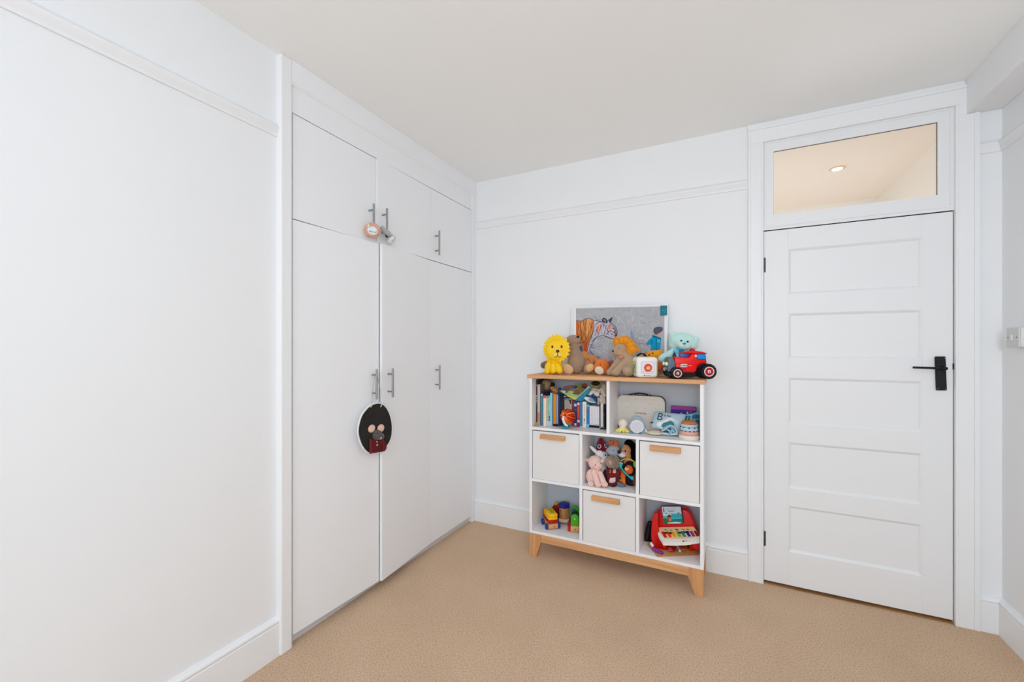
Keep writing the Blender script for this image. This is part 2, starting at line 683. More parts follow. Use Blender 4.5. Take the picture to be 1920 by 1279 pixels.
# ---- hall behind the transom
HALLW = mat((238, 235, 228), 0.7, 0.01, 3)
HALLC = mat((240, 229, 217), 0.8, 0.01, 3, gain=1.0)
struct('ceiling_hall', box((1.0, 0.12, 2.60), (2.885, 1.80, 2.66)), HALLC)
struct('wall_hall_right', box((2.885, 0.12, 0.0), (3.0, 1.80, 2.66)), HALLW)
struct('wall_hall_far', box((0.95, 1.80, 0.0), (3.0, 1.92, 2.66)), HALLW)
struct('wall_hall_left', box((0.95, 0.12, 0.0), (1.0, 1.80, 2.66)), HALLW)
struct('floor_hall', box((0.95, 0.02, -0.06), (3.0, 1.92, 0.0)), CARPET)
dl = thing('ceiling_downlight', 'round recessed downlight glowing in the hall ceiling seen through the transom', 'ceiling light', (2.433, 0.928, 2.60))
bm = bmesh.new()
add_lathe(bm, [(0.030, 2.5985), (0.030, 2.5955), (0.046, 2.5955), (0.049, 2.5985)], (2.433, 0.928, 0), seg=40)
obj('trim_ring', bm, mat((235, 205, 165), 0.4, 0.02), dl, True)
bm = bmesh.new()
add_cyl(bm, (2.433, 0.928, 2.5985), (2.433, 0.928, 2.5945), 0.031, seg=32)
obj('lamp', bm, glow_mat('downlight_glow', (255, 240, 205), 6.0), dl)

# ---- light switch on the right wall
sw = thing('light_switch', 'square light switch plate on the right wall at handle height', 'light switch', (XR, -0.15, 1.37))
PLAST = mat((205, 205, 205), 0.35, 0.01)
ya, yb_, za, zb_ = -0.190, -0.103, 1.331, 1.418
obj('back_box', box((2.846, ya + 0.002, za + 0.002), (XR - 0.0002, yb_ - 0.002, zb_ - 0.002), 0.003), mat((222, 222, 222), 0.35, 0.01), sw)
obj('face_plate', box((2.838, ya, za), (2.846, yb_, zb_), 0.003), PLAST, sw)
obj('rocker', box((2.834, -0.152, 1.362), (2.8385, -0.141, 1.387), 0.002), mat((226, 226, 226), 0.3, 0.01), sw)
for y in (-0.177, -0.116):
    bm = bmesh.new()
    add_cyl(bm, (2.8385, y, 1.3745), (2.8372, y, 1.3745), 0.0032, seg=12)
    obj('screw', bm, mat((110, 110, 110), 0.4, metal=0.6), sw)

# ================================================================ built-in wardrobe
WD = mat((215, 217, 220), 0.42, 0.008, 5, 0.015, 60, gain=1.24)
wr = thing('built_in_wardrobe', 'full height white built-in wardrobe with six flat doors along the left wall', 'wardrobe', (0.0, -0.79, 0.0))
bm = bmesh.new()
JX = 0.014
add_box(bm, (-0.10, -1.602, 0.0), (JX, -1.548, RH - 0.0005), 0.006)
add_box(bm, (-0.10, -1.550, 0.0), (-0.0005, -1.5395, 2.49), 0.001)
obj('left_jamb', bm, GLOSS, wr)
obj('right_jamb', box((-0.10, -0.051, 0.0), (0.006, -0.0005, 2.50), 0.003), WD, wr)
obj('fascia', box((-0.10, -1.540, 2.379), (0.0, -0.0005, 2.515)), WD, wr)
bm = run_profile([(-0.10, 2.497), (0.003, 2.497), (0.010, 2.507), (JX, 2.512), (JX, RH - 0.0005), (-0.10, RH - 0.0005)], (0, -1.549, 0), (0, -0.0005, 0), (1, 0, 0))
obj('cornice_board', bm, WD, wr)
obj('plinth', box((-0.10, -1.540, 0.0), (-0.028, -0.051, 0.060)), mat((205, 206, 209), 0.5, 0.02, gain=1.1), wr)
obj('carcass_back', box((-0.60, -1.60, 0.0), (-0.58, -0.001, RH - 0.001)), WD, wr)  # back board of the carcass, same finish as the doors
bm = bmesh.new()
add_box(bm, (-0.58, -1.598, 0.0), (-0.10, -1.580, RH - 0.001))
add_box(bm, (-0.40, -1.580, 1.893), (-0.022, -0.051, 1.912))
obj('carcass', bm, mat((200, 200, 200), 0.6), wr)
HANDLE = mat((152, 152, 152), 0.38, 0.04, 60, metal=0.7)


def cup_door(y0, y1, z0, z1, hinge, ang, hy, hz):
    """one flat door between y0 and y1; hinge 'l' or 'r'; ang opens it; bar handle at (hy, hz)"""
    piv = Vector((-0.018, y0 if hinge == 'l' else y1, 0))
    a = -ang if hinge == 'l' else ang
    R = Matrix.Translation(piv) @ Matrix.Rotation(a, 4, 'Z') @ Matrix.Translation(-piv)
    d = obj('door', box((-0.018, y0 + 0.0012, z0), (0.0, y1 - 0.0012, z1), 0.0012, R), WD, wr)
    bm = bmesh.new()
    add_cyl(bm, R @ Vector((0.034, hy, hz - 0.081)), R @ Vector((0.034, hy, hz + 0.081)), 0.0056, seg=16)
    for s in (-0.049, 0.049):
        add_cyl(bm, R @ Vector((0.0, hy, hz + s)), R @ Vector((0.034, hy, hz + s)), 0.0048, seg=12)
    obj('handle', bm, HANDLE, d, True, 'brushed steel bar handle')
    return R


YA, YB, YC, YE = -1.5365, -1.035, -0.549, -0.053
RA = cup_door(YA, YB, 1.907, 2.375, 'l', 0.0, -1.086, 2.024)
RB = cup_door(YB, YC, 1.907, 2.375, 'r', math.asin(0.008 / 0.486), -0.995, 2.024)
cup_door(YC, YE, 1.907, 2.375, 'r', 0.0, -0.503, 2.024)
RD = cup_door(YA, YB, 0.047, 1.902, 'l', math.asin(0.024 / 0.503), -1.083, 1.134)
RE_ = cup_door(YB, YC, 0.047, 1.902, 'r', math.asin(0.040 / 0.486), -0.985, 1.134)
cup_door(YC, YE, 0.047, 1.902, 'r', 0.0, -0.500, 1.134)

# ================================================================ bookcase
BC = mat((226, 227, 229), 0.42, 0.008, 5, gain=1.1)
BCB = mat((190, 198, 207), 0.6, 0.01, 5, gain=1.0)
OAKX = wood_mat('oak_along_x', (220, 170, 122), (192, 138, 92), 0)
OAKZ = wood_mat('oak_along_z', (214, 160, 110), (184, 130, 84), 2)
bk = thing('bookcase', 'white cube bookcase with oak top and legs, full of toys and books', 'bookcase', (1.11, -0.175, 0.0))
X0, X1, Y0, Y1 = 0.603, 1.620, -0.315, -0.035
TOPZ = 1.158
obj('top', box((0.590, -0.326, 1.135), (1.628, -0.030, TOPZ), 0.003), OAKX, bk, label='oak top board')
for xa, xb in ((X0, X0 + 0.018), (X1 - 0.018, X1)):
    obj('side_panel', box((xa, Y0, 0.146), (xb, Y1, 1.1352), 0.0008), BC, bk)
obj('back_panel', box((X0 + 0.018, -0.043, 0.146), (X1 - 0.018, Y1, 1.135)), BCB, bk)
obj('bottom_board', box((X0 + 0.018, Y0, 0.146), (X1 - 0.018, -0.043, 0.163), 0.0008), BC, bk)
for za, zb2 in ((0.807, 0.824),):
    obj('shelf', box((X0 + 0.018, Y0, za), (X1 - 0.018, -0.043, zb2), 0.0008), BC, bk)
for xa, xb in ((0.621, 0.935), (0.953, 1.268), (1.286, 1.602)):
    obj('shelf', box((xa, Y0, 0.478), (xb, -0.043, 0.496), 0.0008), BC, bk)
for xa in (0.935, 1.268):
    obj('divider', box((xa, Y0, 0.163), (xa + 0.018, -0.043, 0.807), 0.0008), BC, bk)
obj('divider', box((1.100, Y0, 0.824), (1.118, -0.043, 1.135), 0.0008), BC, bk)
obj('apron', box((0.66, Y0 + 0.002, 0.097), (1.56, Y0 + 0.022, 0.146), 0.001), OAKX, bk, label='oak front apron')
for yf in (Y0, Y1 - 0.030):
    obj('leg', prism([(X0, yf, 0.146), (0.682, yf, 0.146), (0.682, yf, 0.097), (0.651, yf, 0.0), (X0, yf, 0.0)], (0, 0.030, 0), 0.0015), OAKZ, bk, label='tapered oak leg')
    obj('leg', prism([(X1, yf, 0.146), (1.543, yf, 0.146), (1.543, yf, 0.095), (1.577, yf, 0.0), (X1, yf, 0.0)], (0, 0.030, 0), 0.0015), OAKZ, bk, label='tapered oak leg')
obj('apron', box((0.66, Y1 - 0.028, 0.097), (1.56, Y1 - 0.008, 0.146), 0.001), OAKX, bk)
DRW = mat((222, 222, 222), 0.42, 0.008, 5, gain=1.05)


def drawer(xa, xb, za, zt, hx0, hx1, hz0, hz1):
    d = obj('drawer', box((xa + 0.0045, Y0 + 0.003, za + 0.001), (xb - 0.0035, -0.055, zt - 0.0075), 0.001), DRW, bk)
    obj('handle', box((hx0, Y0 - 0.021, hz0), (hx1, Y0 + 0.003, hz1), 0.003), OAKX, d, label='oak bar handle')


def hpx(l, t, r_, b):
    a, c = at(l, t, Y0 - 0.021), at(r_, b, Y0 - 0.021)
    return a, c


drawer(0.621, 0.935, 0.496, 0.807, 0.683, 0.846, 0.757, 0.785)
drawer(1.286, 1.602, 0.496, 0.807, 1.347, 1.508, 0.756, 0.786)
drawer(0.953, 1.268, 0.163, 0.478, 1.014, 1.179, 0.423, 0.452)
for x, z in ((1.1185, 1.09), (1.1185, 0.90), (0.9535, 0.785)):
    bm = bmesh.new()
    add_cyl(bm, (x - 0.0005, -0.27, z), (x + 0.0012, -0.27, z), 0.0045, seg=12)
    obj('screw_cap', bm, mat((240, 240, 240), 0.4), bk)

# ================================================================ toy-building helpers
from mathutils.bvhtree import BVHTree


def CR(x0, y0, s):
    return lambda x, y: (x0 + x / s, y0 + y / s)


def V(p, y, d=0.0):
    P = at(p[0], p[1], y)
    return P + (EYE - P).normalized() * d


def sc(P):
    return (P - EYE).dot(FWD) / FPX


def basis(P, roll=0.0):
    a = P - EYE
    a.z = 0
    a.normalize()
    r = Vector((a.y, -a.x, 0))
    M = Matrix((r, a, Vector((0, 0, 1)))).transposed()
    return M @ Matrix.Rotation(-roll, 3, 'Y')


def D(a):
    return math.radians(a)


def ell(bm, p, y, w, h, dep, roll=0, d=0.0, mi=0, seg=20):
    P = V(p, y, d)
    s = sc(P)
    add_ell(bm, P, (w * s, dep, h * s), basis(P, D(roll)), seg=seg, rings=max(8, seg // 2 + 2), mi=mi)


def cap(bm, p0, p1, y, r0, r1, d0=0.0, d1=0.0, seg=14):
    A, B = V(p0, y, d0), V(p1, y, d1)
    add_caps(bm, A, B, r0 * sc(A), r1 * sc(B), seg)


def poly(pts, y, th, d=0.0, bev=0.0):
    return prism([V(p, y, d) for p in pts], (0, th, 0), bev)


def settle(T, z):
    lo = 1e9
    for c in [T] + list(T.children_recursive):
        if c.type == 'MESH':
            off = root_loc(c)
            lo = min(lo, min((v.co.z for v in c.data.vertices), default=1e9) + off.z)
    dz = z - lo
    if dz <= 0.006:
        T.location.z += dz
        return
    for c in [T] + list(T.children_recursive):      # a soft bottom squashed flat by its own weight
        if c.type == 'MESH':
            off = root_loc(c).z
            for v in c.data.vertices:
                if v.co.z + off < z:
                    v.co.z = z - off


def tree_of(o):
    off = root_loc(o)
    return BVHTree.FromPolygons([v.co + off for v in o.data.vertices], [tuple(p.vertices) for p in o.data.polygons])


def hit(body, p):
    bv = tree_of(body) if not isinstance(body, BVHTree) else body
    d = ray(*p).normalized()
    loc, n, i, dist = bv.ray_cast(EYE, d)
    if loc is None:
        loc, n, i, dist = bv.find_nearest(EYE + d * 2.6)
    if n.dot(d) > 0:
        n = -n
    return loc, n


def spot(bm, body, p, w, h, thick=0.0025, roll=0.0, sink=0.0):
    """a button lying on the skin of a body where the photograph shows it"""
    loc, n = hit(body, p)
    s = sc(loc)
    r = basis(loc, D(roll)).col[0]
    x = (r - n * r.dot(n)).normalized()
    z = x.cross(n) * -1
    R = Matrix((x, n, n.cross(x) * -1)).transposed()
    add_ell(bm, loc - n * sink, (w * s, thick, h * s), R, seg=14, rings=8)


def line_on(bm, body, pts, r, seg=6):
    q = []
    for p in pts:
        loc, n = hit(body, p)
        q.append(loc + n * r * 0.3)
    add_tube(bm, q, r, seg)


def eyes(T, body, ps, w, h, m, name='eye', thick=0.003):
    for p in ps:
        bm = bmesh.new()
        spot(bm, body, p, w, h, thick)
        obj(name, bm, m, T, True)


def part(name, m, T, smooth=True, label=None):
    """with-block style collector: returns a bmesh and a finishing function"""
    bm = bmesh.new()
    return bm, (lambda: obj(name, bm, m, T, smooth, label))


INK = mat((34, 30, 30), 0.4, 0.05)
NAVY = mat((38, 62, 88), 0.7, 0.08)
TAN = plush_mat((205, 165, 125))

# ================================================================ things on top of the bookcase
cA = CR(980, 560, 7.995)
cB = CR(1130, 560, 7.995)

# ---- framed tiger picture leaning on the wall
pic = thing('picture_frame', 'white framed tiger painting leaning on the wall behind the soft toys', 'picture', (1.09, -0.03, TOPZ))
YP = -0.047
TL, TR = at(1071.5, 574.0, YP), at(1253.0, 570.8, YP)
ux = (TR - TL).normalized()
uz = Vector((-ux.z, 0, ux.x))
W_, H_ = (TR - TL).length, TL.z - TOPZ - 0.001


def pp(u, v, d=0.0):
    return TL + ux * u - uz * v + Vector((0, d, 0))


fm = mat((232, 232, 233), 0.35, 0.01, 10)
for u0, v0, u1, v1 in ((0, 0, W_, 0.012), (0, H_ - 0.012, W_, H_), (0, 0.012, 0.012, H_ - 0.012), (W_ - 0.010, 0.012, W_, H_ - 0.012)):
    obj('frame_bar', prism([pp(u0, v0), pp(u1, v0), pp(u1, v1), pp(u0, v1)], (0, 0.018, 0), 0.0015), fm, pic)
obj('mount', prism([pp(0.006, 0.006, 0.007), pp(W_ - 0.006, 0.006, 0.007), pp(W_ - 0.006, H_ - 0.006, 0.007), pp(0.006, H_ - 0.006, 0.007)], (0, 0.004, 0)), mat((236, 238, 240), 0.7), pic)
PC = {}
pbm = bmesh.new()
pmats = []


def paint(pts, rgb, layer, fn):
    key = tuple(rgb)
    if key not in PC:
        PC[key] = len(pmats)
        pmats.append(mat(rgb, 0.75, 0.12, 26))
    vs = []
    for x, y in pts:
        px, py = fn(x, y)
        P = at(px, py, YP + 0.0068 - 0.00025 * (layer + len(pbm.faces) * 0.0012))
        vs.append(pbm.verts.new(P))
    f = pbm.faces.new(vs)
    f.material_index = PC[key]


def stroke(pts, w, rgb, layer, fn):
    for (xa, ya), (xb, yb) in zip(pts, pts[1:]):
        dx, dy = xb - xa, yb - ya
        l = math.hypot(dx, dy)
        nx, ny = -dy / l * w / 2, dx / l * w / 2
        ex, ey = dx / l * w * .3, dy / l * w * .3
        paint([(xa + nx - ex, ya + ny - ey), (xb + nx + ex, yb + ny + ey), (xb - nx + ex, yb - ny + ey), (xa - nx - ex, ya - ny - ey)], rgb, layer, fn)


idn = lambda x, y: (x, y)
paint([(1079.8, 578.6), (1245.7, 575.2), (1245.7, 702), (1079.8, 700)], (172, 175, 181), 0, idn)
# loose grey brushwork of the background
rb = random.Random(21)
for k in range(260):
    px, py = rb.uniform(1081, 1244), rb.uniform(579, 690)
    a, l, w = rb.uniform(-.5, 1.9), rb.uniform(5, 16), rb.uniform(1.5, 4.5)
    g = rb.choice((164, 168, 172, 176, 180))
    if rb.random() < .25:
        g = rb.choice((158, 186))
    bl = 4 + (px - 1080) / 40 + (4 if py > 640 else 0)
    dx, dy = math.cos(a) * l / 2, math.sin(a) * l / 2
    nx, ny = -math.sin(a) * w / 2, math.cos(a) * w / 2
    q = [(px - dx + nx * .4, py - dy + ny * .4), (px - dx * .5 + nx, py - dy * .5 + ny), (px + dx * .6 + nx, py + dy * .6 + ny), (px + dx, py + dy), (px + dx * .5 - nx, py + dy * .5 - ny), (px - dx * .6 - nx, py - dy * .6 - ny)]
    if any(x < 1080.3 or x > 1245.2 or y_ < 579.2 - (x - 1080) * .0185 or y_ > 700 for x, y_ in q):
        continue
    paint(q, (g - 2, g, int(g + bl)), 1 + (k % 8) * .08, idn)
OR, WH, DK = (206, 128, 62), (192, 190, 204), (62, 64, 86)
paint([(800, 330), (880, 335), (945, 300), (1010, 295), (1070, 330), (1062, 420), (1052, 520), (1000, 640), (960, 860), (890, 860), (880, 740), (850, 640), (800, 620)], OR, 2, cA)
paint([(960, 300), (1010, 295), (1030, 320), (1005, 470), (960, 560), (945, 430)], (222, 160, 100), 3, cA)
paint([(800, 335), (850, 340), (840, 450), (815, 560), (800, 560)], (216, 112, 44), 3, cA)
paint([(1072, 325), (1200, 318), (1290, 328), (1275, 420), (1250, 535), (1150, 562), (1085, 600), (1045, 660), (1000, 760), (1060, 850), (1160, 885), (1100, 900), (1000, 860), (970, 770), (998, 650), (1050, 520), (1062, 420)], WH, 3, cA)
paint([(1200, 320), (1290, 320), (1340, 365), (1395, 420), (1420, 490), (1416, 545), (1372, 600), (1330, 610), (1250, 572), (1200, 540), (1180, 450)], (186, 183, 194), 4, cA)
paint([(1185, 335), (1198, 292), (1230, 285), (1278, 330), (1268, 372), (1210, 365)], DK, 5, cA)
paint([(1205, 330), (1220, 300), (1255, 335), (1240, 355)], (120, 122, 140), 6, cA)
paint([(1280, 322), (1342, 275), (1347, 300), (1325, 350), (1298, 358)], DK, 5, cA)
paint([(1108, 430), (1160, 385), (1192, 370), (1152, 470), (1115, 540)], (224, 110, 62), 5, cA)
paint([(1273, 400), (1310, 393), (1322, 440), (1290, 472)], (235, 130, 92), 5, cA)
paint([(1360, 440), (1402, 450), (1414, 520), (1380, 540), (1355, 500)], (152, 116, 96), 5, cA)
paint([(1380, 545), (1418, 520), (1418, 550), (1385, 590)], (60, 50, 60), 5, cA)
paint([(912, 670), (975, 640), (962, 800), (918, 800)], (198, 82, 38), 4, cA)
paint([(845, 720), (890, 700), (902, 790), (860, 790)], (74, 112, 142), 4, cA)
for pl in ([(815, 345), (838, 430), (820, 540)], [(870, 345), (865, 420), (888, 520), (882, 600)], [(908, 330), (925, 420), (915, 520), (900, 640)],
           [(955, 310), (945, 420), (930, 520), (945, 600)], [(1000, 470), (985, 560), (900, 660)], [(1040, 530), (1000, 610), (890, 670)]):
    stroke(pl, 8, (96, 66, 52), 5, cA)
for pl in ([(1060, 350), (1030, 400), (1035, 450)], [(1100, 335), (1180, 345)], [(1085, 385), (1150, 350), (1200, 348)], [(1122, 440), (1100, 500), (1080, 560)],
           [(1182, 400), (1150, 480), (1130, 560)], [(1222, 380), (1200, 460), (1182, 520)], [(1250, 400), (1230, 480), (1222, 545)], [(1000, 690), (1060, 700)],
           [(1000, 722), (1080, 742)], [(990, 770), (1070, 860), (1150, 885)], [(1040, 640), (1092, 600)], [(1240, 562), (1300, 582), (1352, 605)],
           [(1270, 522), (1330, 542), (1402, 550)], [(1310, 380), (1352, 400), (1392, 440)], [(1320, 442), (1382, 452)], [(1280, 490), (1322, 502)], [(1260, 440), (1285, 500), (1260, 540)],
           [(985, 800), (1040, 860), (1100, 890)], [(1120, 560), (1060, 610)], [(1300, 360), (1330, 372)]):
    stroke(pl, 8, DK, 6, cA)
for pl in ([(1150, 420), (1140, 500)], [(1205, 420), (1190, 500)], [(1235, 430), (1215, 520)], [(1340, 470), (1370, 490)], [(1300, 530), (1350, 560)]):
    stroke(pl, 7, (226, 226, 232), 7, cA)
rb = random.Random(5)
for k in range(46):       # orange flank fur
    x0 = rb.uniform(806, 1040)
    y0_ = rb.uniform(335, 600)
    l = rb.uniform(40, 90)
    if x0 + 10 > 1052 - max(0, y0_ - 480) * .35:
        continue
    stroke([(x0, y0_), (x0 + rb.uniform(-14, 10), y0_ + l)], rb.uniform(5, 11), rb.choice(((226, 146, 74), (190, 104, 44), (236, 168, 104), (214, 118, 50), (160, 92, 60))), 4.2 + k * .01, cA)
for k in range(60):       # grey white neck fur
    u, v = rb.uniform(0, 1), rb.uniform(0, 1)
    x0 = 1075 + u * 180 - v * 90
    y0_ = 335 + v * 320 - (1 - u) * 10 * v
    if x0 < 1050 and y0_ < 520:
        continue
    if y0_ > 540 and x0 > 1110:
        continue
    stroke([(x0, y0_), (x0 - rb.uniform(4, 16), y0_ + rb.uniform(24, 50))], rb.uniform(4, 8), rb.choice(((216, 214, 226), (150, 150, 172), (108, 112, 140), (232, 228, 232), (206, 150, 140), (84, 88, 112))), 4.6 + k * .01, cA)
for k in range(36):       # head
    a, r_ = rb.uniform(0, 6.28), rb.uniform(0, 1) ** .5
    x0, y0_ = 1310 + 92 * r_ * math.cos(a), 470 + 105 * r_ * math.sin(a)
    if x0 > 1395 or (y0_ < 360 and x0 > 1330):
        continue
    stroke([(x0, y0_), (x0 + rb.uniform(8, 18), y0_ + rb.uniform(8, 24))], rb.uniform(4, 7), rb.choice(((222, 220, 230), (96, 98, 122), (74, 76, 98), (236, 232, 236), (214, 130, 100), (140, 140, 158))), 5.2 + k * .01, cA)
for pl in ([(800, 332), (880, 336), (945, 302), (1010, 297), (1070, 328), (1130, 322), (1200, 320)], [(1290, 328), (1340, 366), (1394, 420), (1419, 490), (1414, 546), (1372, 600), (1330, 609), (1250, 572), (1200, 545), (1150, 562), (1085, 602), (1045, 662), (1002, 760), (1060, 850), (1155, 884)],
           [(970, 770), (1000, 650), (1052, 520), (1064, 420)], [(1290, 470), (1330, 480), (1372, 500), (1400, 540)], [(1345, 420), (1372, 436)]):
    stroke(pl, 7, (70, 66, 84), 6.6, cA)
CH = (208, 210, 208)
for pl in ([(590, 535), (588, 480), (622, 478), (622, 505), (596, 510), (628, 535)], [(650, 520), (664, 470), (692, 528)], [(655, 505), (685, 505)], [(702, 478), (742, 470)], [(722, 475), (718, 545)],
           [(500, 600), (512, 540), (545, 560), (560, 600), (520, 612)], [(110, 610), (60, 700)], [(130, 610), (192, 680)], [(120, 612), (150, 665)], [(228, 262), (242, 330), (212, 402)],
           [(250, 280), (332, 400), (342, 520)], [(540, 332), (556, 420), (530, 480)], [(580, 370), (576, 450)], [(20, 700), (30, 760), (60, 720), (80, 745)], [(440, 420), (500, 380), (520, 430)], [(290, 520), (320, 560)]):
    stroke(pl, 4.5, CH, 2, cB)
paint([(415, 500), (440, 495), (470, 580), (460, 625), (430, 570)], (120, 165, 205), 2, cB)
stroke([(435, 455), (420, 500), (430, 570), (480, 650), (500, 662), (632, 682)], 5, (92, 112, 142), 3, cB)
paint([(840, 515), (880, 498), (884, 545), (852, 572), (808, 556)], (205, 160, 145), 4, cB)
paint([(758, 482), (775, 436), (830, 420), (895, 428), (906, 465), (880, 500), (840, 520), (800, 542), (768, 520)], (82, 84, 98), 5, cB)
paint([(745, 545), (800, 560), (875, 595), (870, 690), (862, 800), (718, 800), (722, 692), (660, 697), (652, 670), (690, 620), (735, 585)], (0, 150, 196), 4, cB)
paint([(798, 602), (814, 602), (810, 790), (797, 790)], (0, 112, 152), 5, cB)
paint([(722, 600), (760, 640), (722, 692)], (0, 120, 165), 5, cB)
paint([(816, 612), (860, 616), (856, 660), (816, 650)], (64, 188, 222), 5, cB)
paint([(744, 545), (775, 555), (870, 590), (880, 607), (790, 592), (750, 577)], (10, 96, 132), 6, cB)
paint([(620, 676), (654, 672), (656, 700), (636, 702)], (230, 120, 120), 5, cB)
obj('print', pbm, pmats, pic, label='painting of a striding tiger and a boy in a blue coat')
st = obj('corner_card', prism([at(*cB(x, y), YP - 0.001) for x, y in ((865, 105), (967, 104), (967, 250), (865, 255))], (0, 0.0014, 0)), mat((0, 112, 134), 0.5, 0.06), pic, label='teal card at the top right corner')
bm = bmesh.new()
for pl in ([(895, 182), (912, 176)], [(935, 150), (940, 180), (930, 210)], [(900, 175), (905, 186)]):
    for a, b in zip(pl, pl[1:]):
        add_tube(bm, [at(*cB(*a), YP - 0.0015), at(*cB(*b), YP - 0.0015)], 0.0006, 5)
obj('card_mark', bm, mat((150, 210, 215), 0.6), st)

# ---- 1 yellow moulded lion figure
t = thing('lion_figure', 'bright yellow moulded lion figure with a spiky mane at the left end', 'toy lion', (0.745, -0.215, TOPZ))
YEL = mat((250, 200, 10), 0.45, 0.02, 20, gain=1.0)
bm = bmesh.new()
y = -0.232
ell(bm, (1037.5, 690), y, 16.5, 13, 0.036)
ell(bm, (1040, 679), y, 14, 9, 0.030)
for p0, p1, r0, r1, d in (((1029, 686), (1026.5, 697.5), 6, 6.2, .018), ((1038, 687), (1037.5, 697), 6, 5.6, .036), ((1048, 687), (1049.5, 697), 6, 6, .020)):
    cap(bm, p0, p1, y, r0, r1, d, d + .004)
body = melt('body', bm, YEL, t, 0.003, 5)
n = 22
out = []
for k in range(n * 2):
    a = math.pi / 2 - math.pi * k / n
    top = abs(k) < 1
    R = 1.0 if k % 2 == 0 else 0.86
    rx_, ry_ = 26.5 * R, 28 * R
    if k == 0:
        ry_ *= 1.06
    wob = 1 + 0.03 * math.sin(k * 2.3)
    out.append((1043.6 + rx_ * wob * math.cos(a), 655.5 - ry_ * wob * math.sin(a)))
bm = bmesh.new()
P0 = V((1043.6, 655.5), y)
add_prism(bm, [V(p, y, 0.030) for p in out], basis(P0).col[1] * 0.045)
bmesh.ops.recalc_face_normals(bm, faces=bm.faces)
bmesh.ops.bevel(bm, geom=list(bm.edges), offset=0.003, segments=2, affect='EDGES', profile=0.5)
mane = obj('mane', bm, YEL, t, True)
bm = bmesh.new()
ell(bm, (1044.5, 657.5), y, 20.5, 20, 0.020, 0, 0.030, seg=32)
face = obj('face', bm, YEL, t, True)
BRN = mat((58, 36, 18), 0.4, 0.05)
eyes(t, face, [(1035.6, 651.8), (1053.0, 651.6)], 2.0, 2.7, BRN)
bm = bmesh.new()
for p in ((1041, 666.5), (1050, 666.3)):
    spot(bm, face, p, 3.8, 3.6, 0.0016)
muz = obj('muzzle', bm, mat((240, 214, 120), 0.5, 0.1), t, True, 'pale muzzle')
bm = bmesh.new()
spot(bm, face, (1045.6, 660), 3.3, 2.9, 0.004)
line_on(bm, face, [(1045.6, 661), (1045.4, 669)], 0.0022)
line_on(bm, face, [(1045.4, 668.5), (1042.5, 671.3), (1039, 671)], 0.0017)
line_on(bm, face, [(1045.4, 668.5), (1048.5, 671.3), (1052, 670)], 0.0017)
for p in ((1039.5, 664), (1038, 667), (1050.5, 663.5), (1053, 666.5), (1041, 662.8)):
    spot(bm, face, p, 0.6, 0.6, 0.002)
obj('nose_and_mouth', bm, BRN, t, True, 'dark brown nose and mouth')
bm = bmesh.new()
for k in range(6):
    a = (1027 + k * 5.6, 679.5 + 1.2 * (k % 2))
    loc, nn = hit(body, a)
    s = sc(loc)
    bmesh.ops.create_cone(bm, cap_ends=True, segments=8, radius1=3.2 * s, radius2=0.0004, depth=6.5 * s, matrix=Matrix.Translation(loc + nn * .002) @ Matrix.Rotation(math.pi, 4, 'X'))
obj('ruff', bm, YEL, t, True)
settle(t, TOPZ)

# ---- 2 brown otter sitting beside it
y = -0.122
t = thing('plush_otter', 'tall taupe soft toy with raised snout and tan soles behind the yellow lion', 'soft toy', (0.853, y, TOPZ))
OT = plush_mat((152, 128, 108))
bm = bmesh.new()
ell(bm, (1074.5, 639), y, 14.2, 10.6, 0.036, 6)
ell(bm, (1084, 638), y, 5, 8, 0.024)
ell(bm, (1076.5, 655), y, 10, 14, 0.032)
ell(bm, (1081, 681), y, 16.5, 20.5, 0.046)
ell(bm, (1078, 667), y, 13, 16, 0.040)
body = melt('body', bm, OT, t, 0.0035, 6, 0.0012)
bm = bmesh.new()
cap(bm, (1058, 668), (1019.5, 685.5), -0.135, 6, 6.2, 0.0, -0.03)
obj('arm', bm, plush_mat((112, 96, 84)), t, True, 'dark brown arm')
bm = bmesh.new()
spot(bm, body, (1083.5, 632.3), 3.0, 3.2, 0.005)
obj('nose', bm, INK, t, True)
bm = bmesh.new()
ell(bm, (1064, 692.5), -0.182, 12.2, 9.2, 0.016, -30, 0.0)
obj('sole', bm, plush_mat((214, 172, 128)), t, True, 'tan sole')
bm = bmesh.new()
ell(bm, (1104, 690.5), -0.150, 11.0, 8.6, 0.018, 42)
f2 = obj('foot', bm, OT, t, True)
bm = bmesh.new()
ell(bm, (1106.5, 690.5), -0.157, 8.2, 7.2, 0.016, 42, 0.004)
obj('sole', bm, plush_mat((205, 172, 118)), f2, True, 'tan sole')
settle(t, TOPZ)

# ---- 3 rust brown dog lying behind
y = -0.083
t = thing('plush_dog', 'caramel brown soft toy lying behind the taupe one and the round fox', 'soft toy', (0.95, y, TOPZ))
CA = plush_mat((182, 124, 74))
bm = bmesh.new()
ell(bm, (1095, 668), y, 11, 9.5, 0.032, -12)
ell(bm, (1111, 673), y, 12, 7.5, 0.030, -18)
ell(bm, (1108, 690), y, 18, 16, 0.032)
ell(bm, (1120, 678), y, 8, 6, 0.026, -25)
melt('body', bm, CA, t, 0.0035, 6, 0.0012)
bm = bmesh.new()
ell(bm, (1109.5, 678), -0.115, 4.4, 6.2, 0.008, -15)
obj('ear', bm, plush_mat((192, 108, 70)), t, True, 'reddish ear')
settle(t, TOPZ)

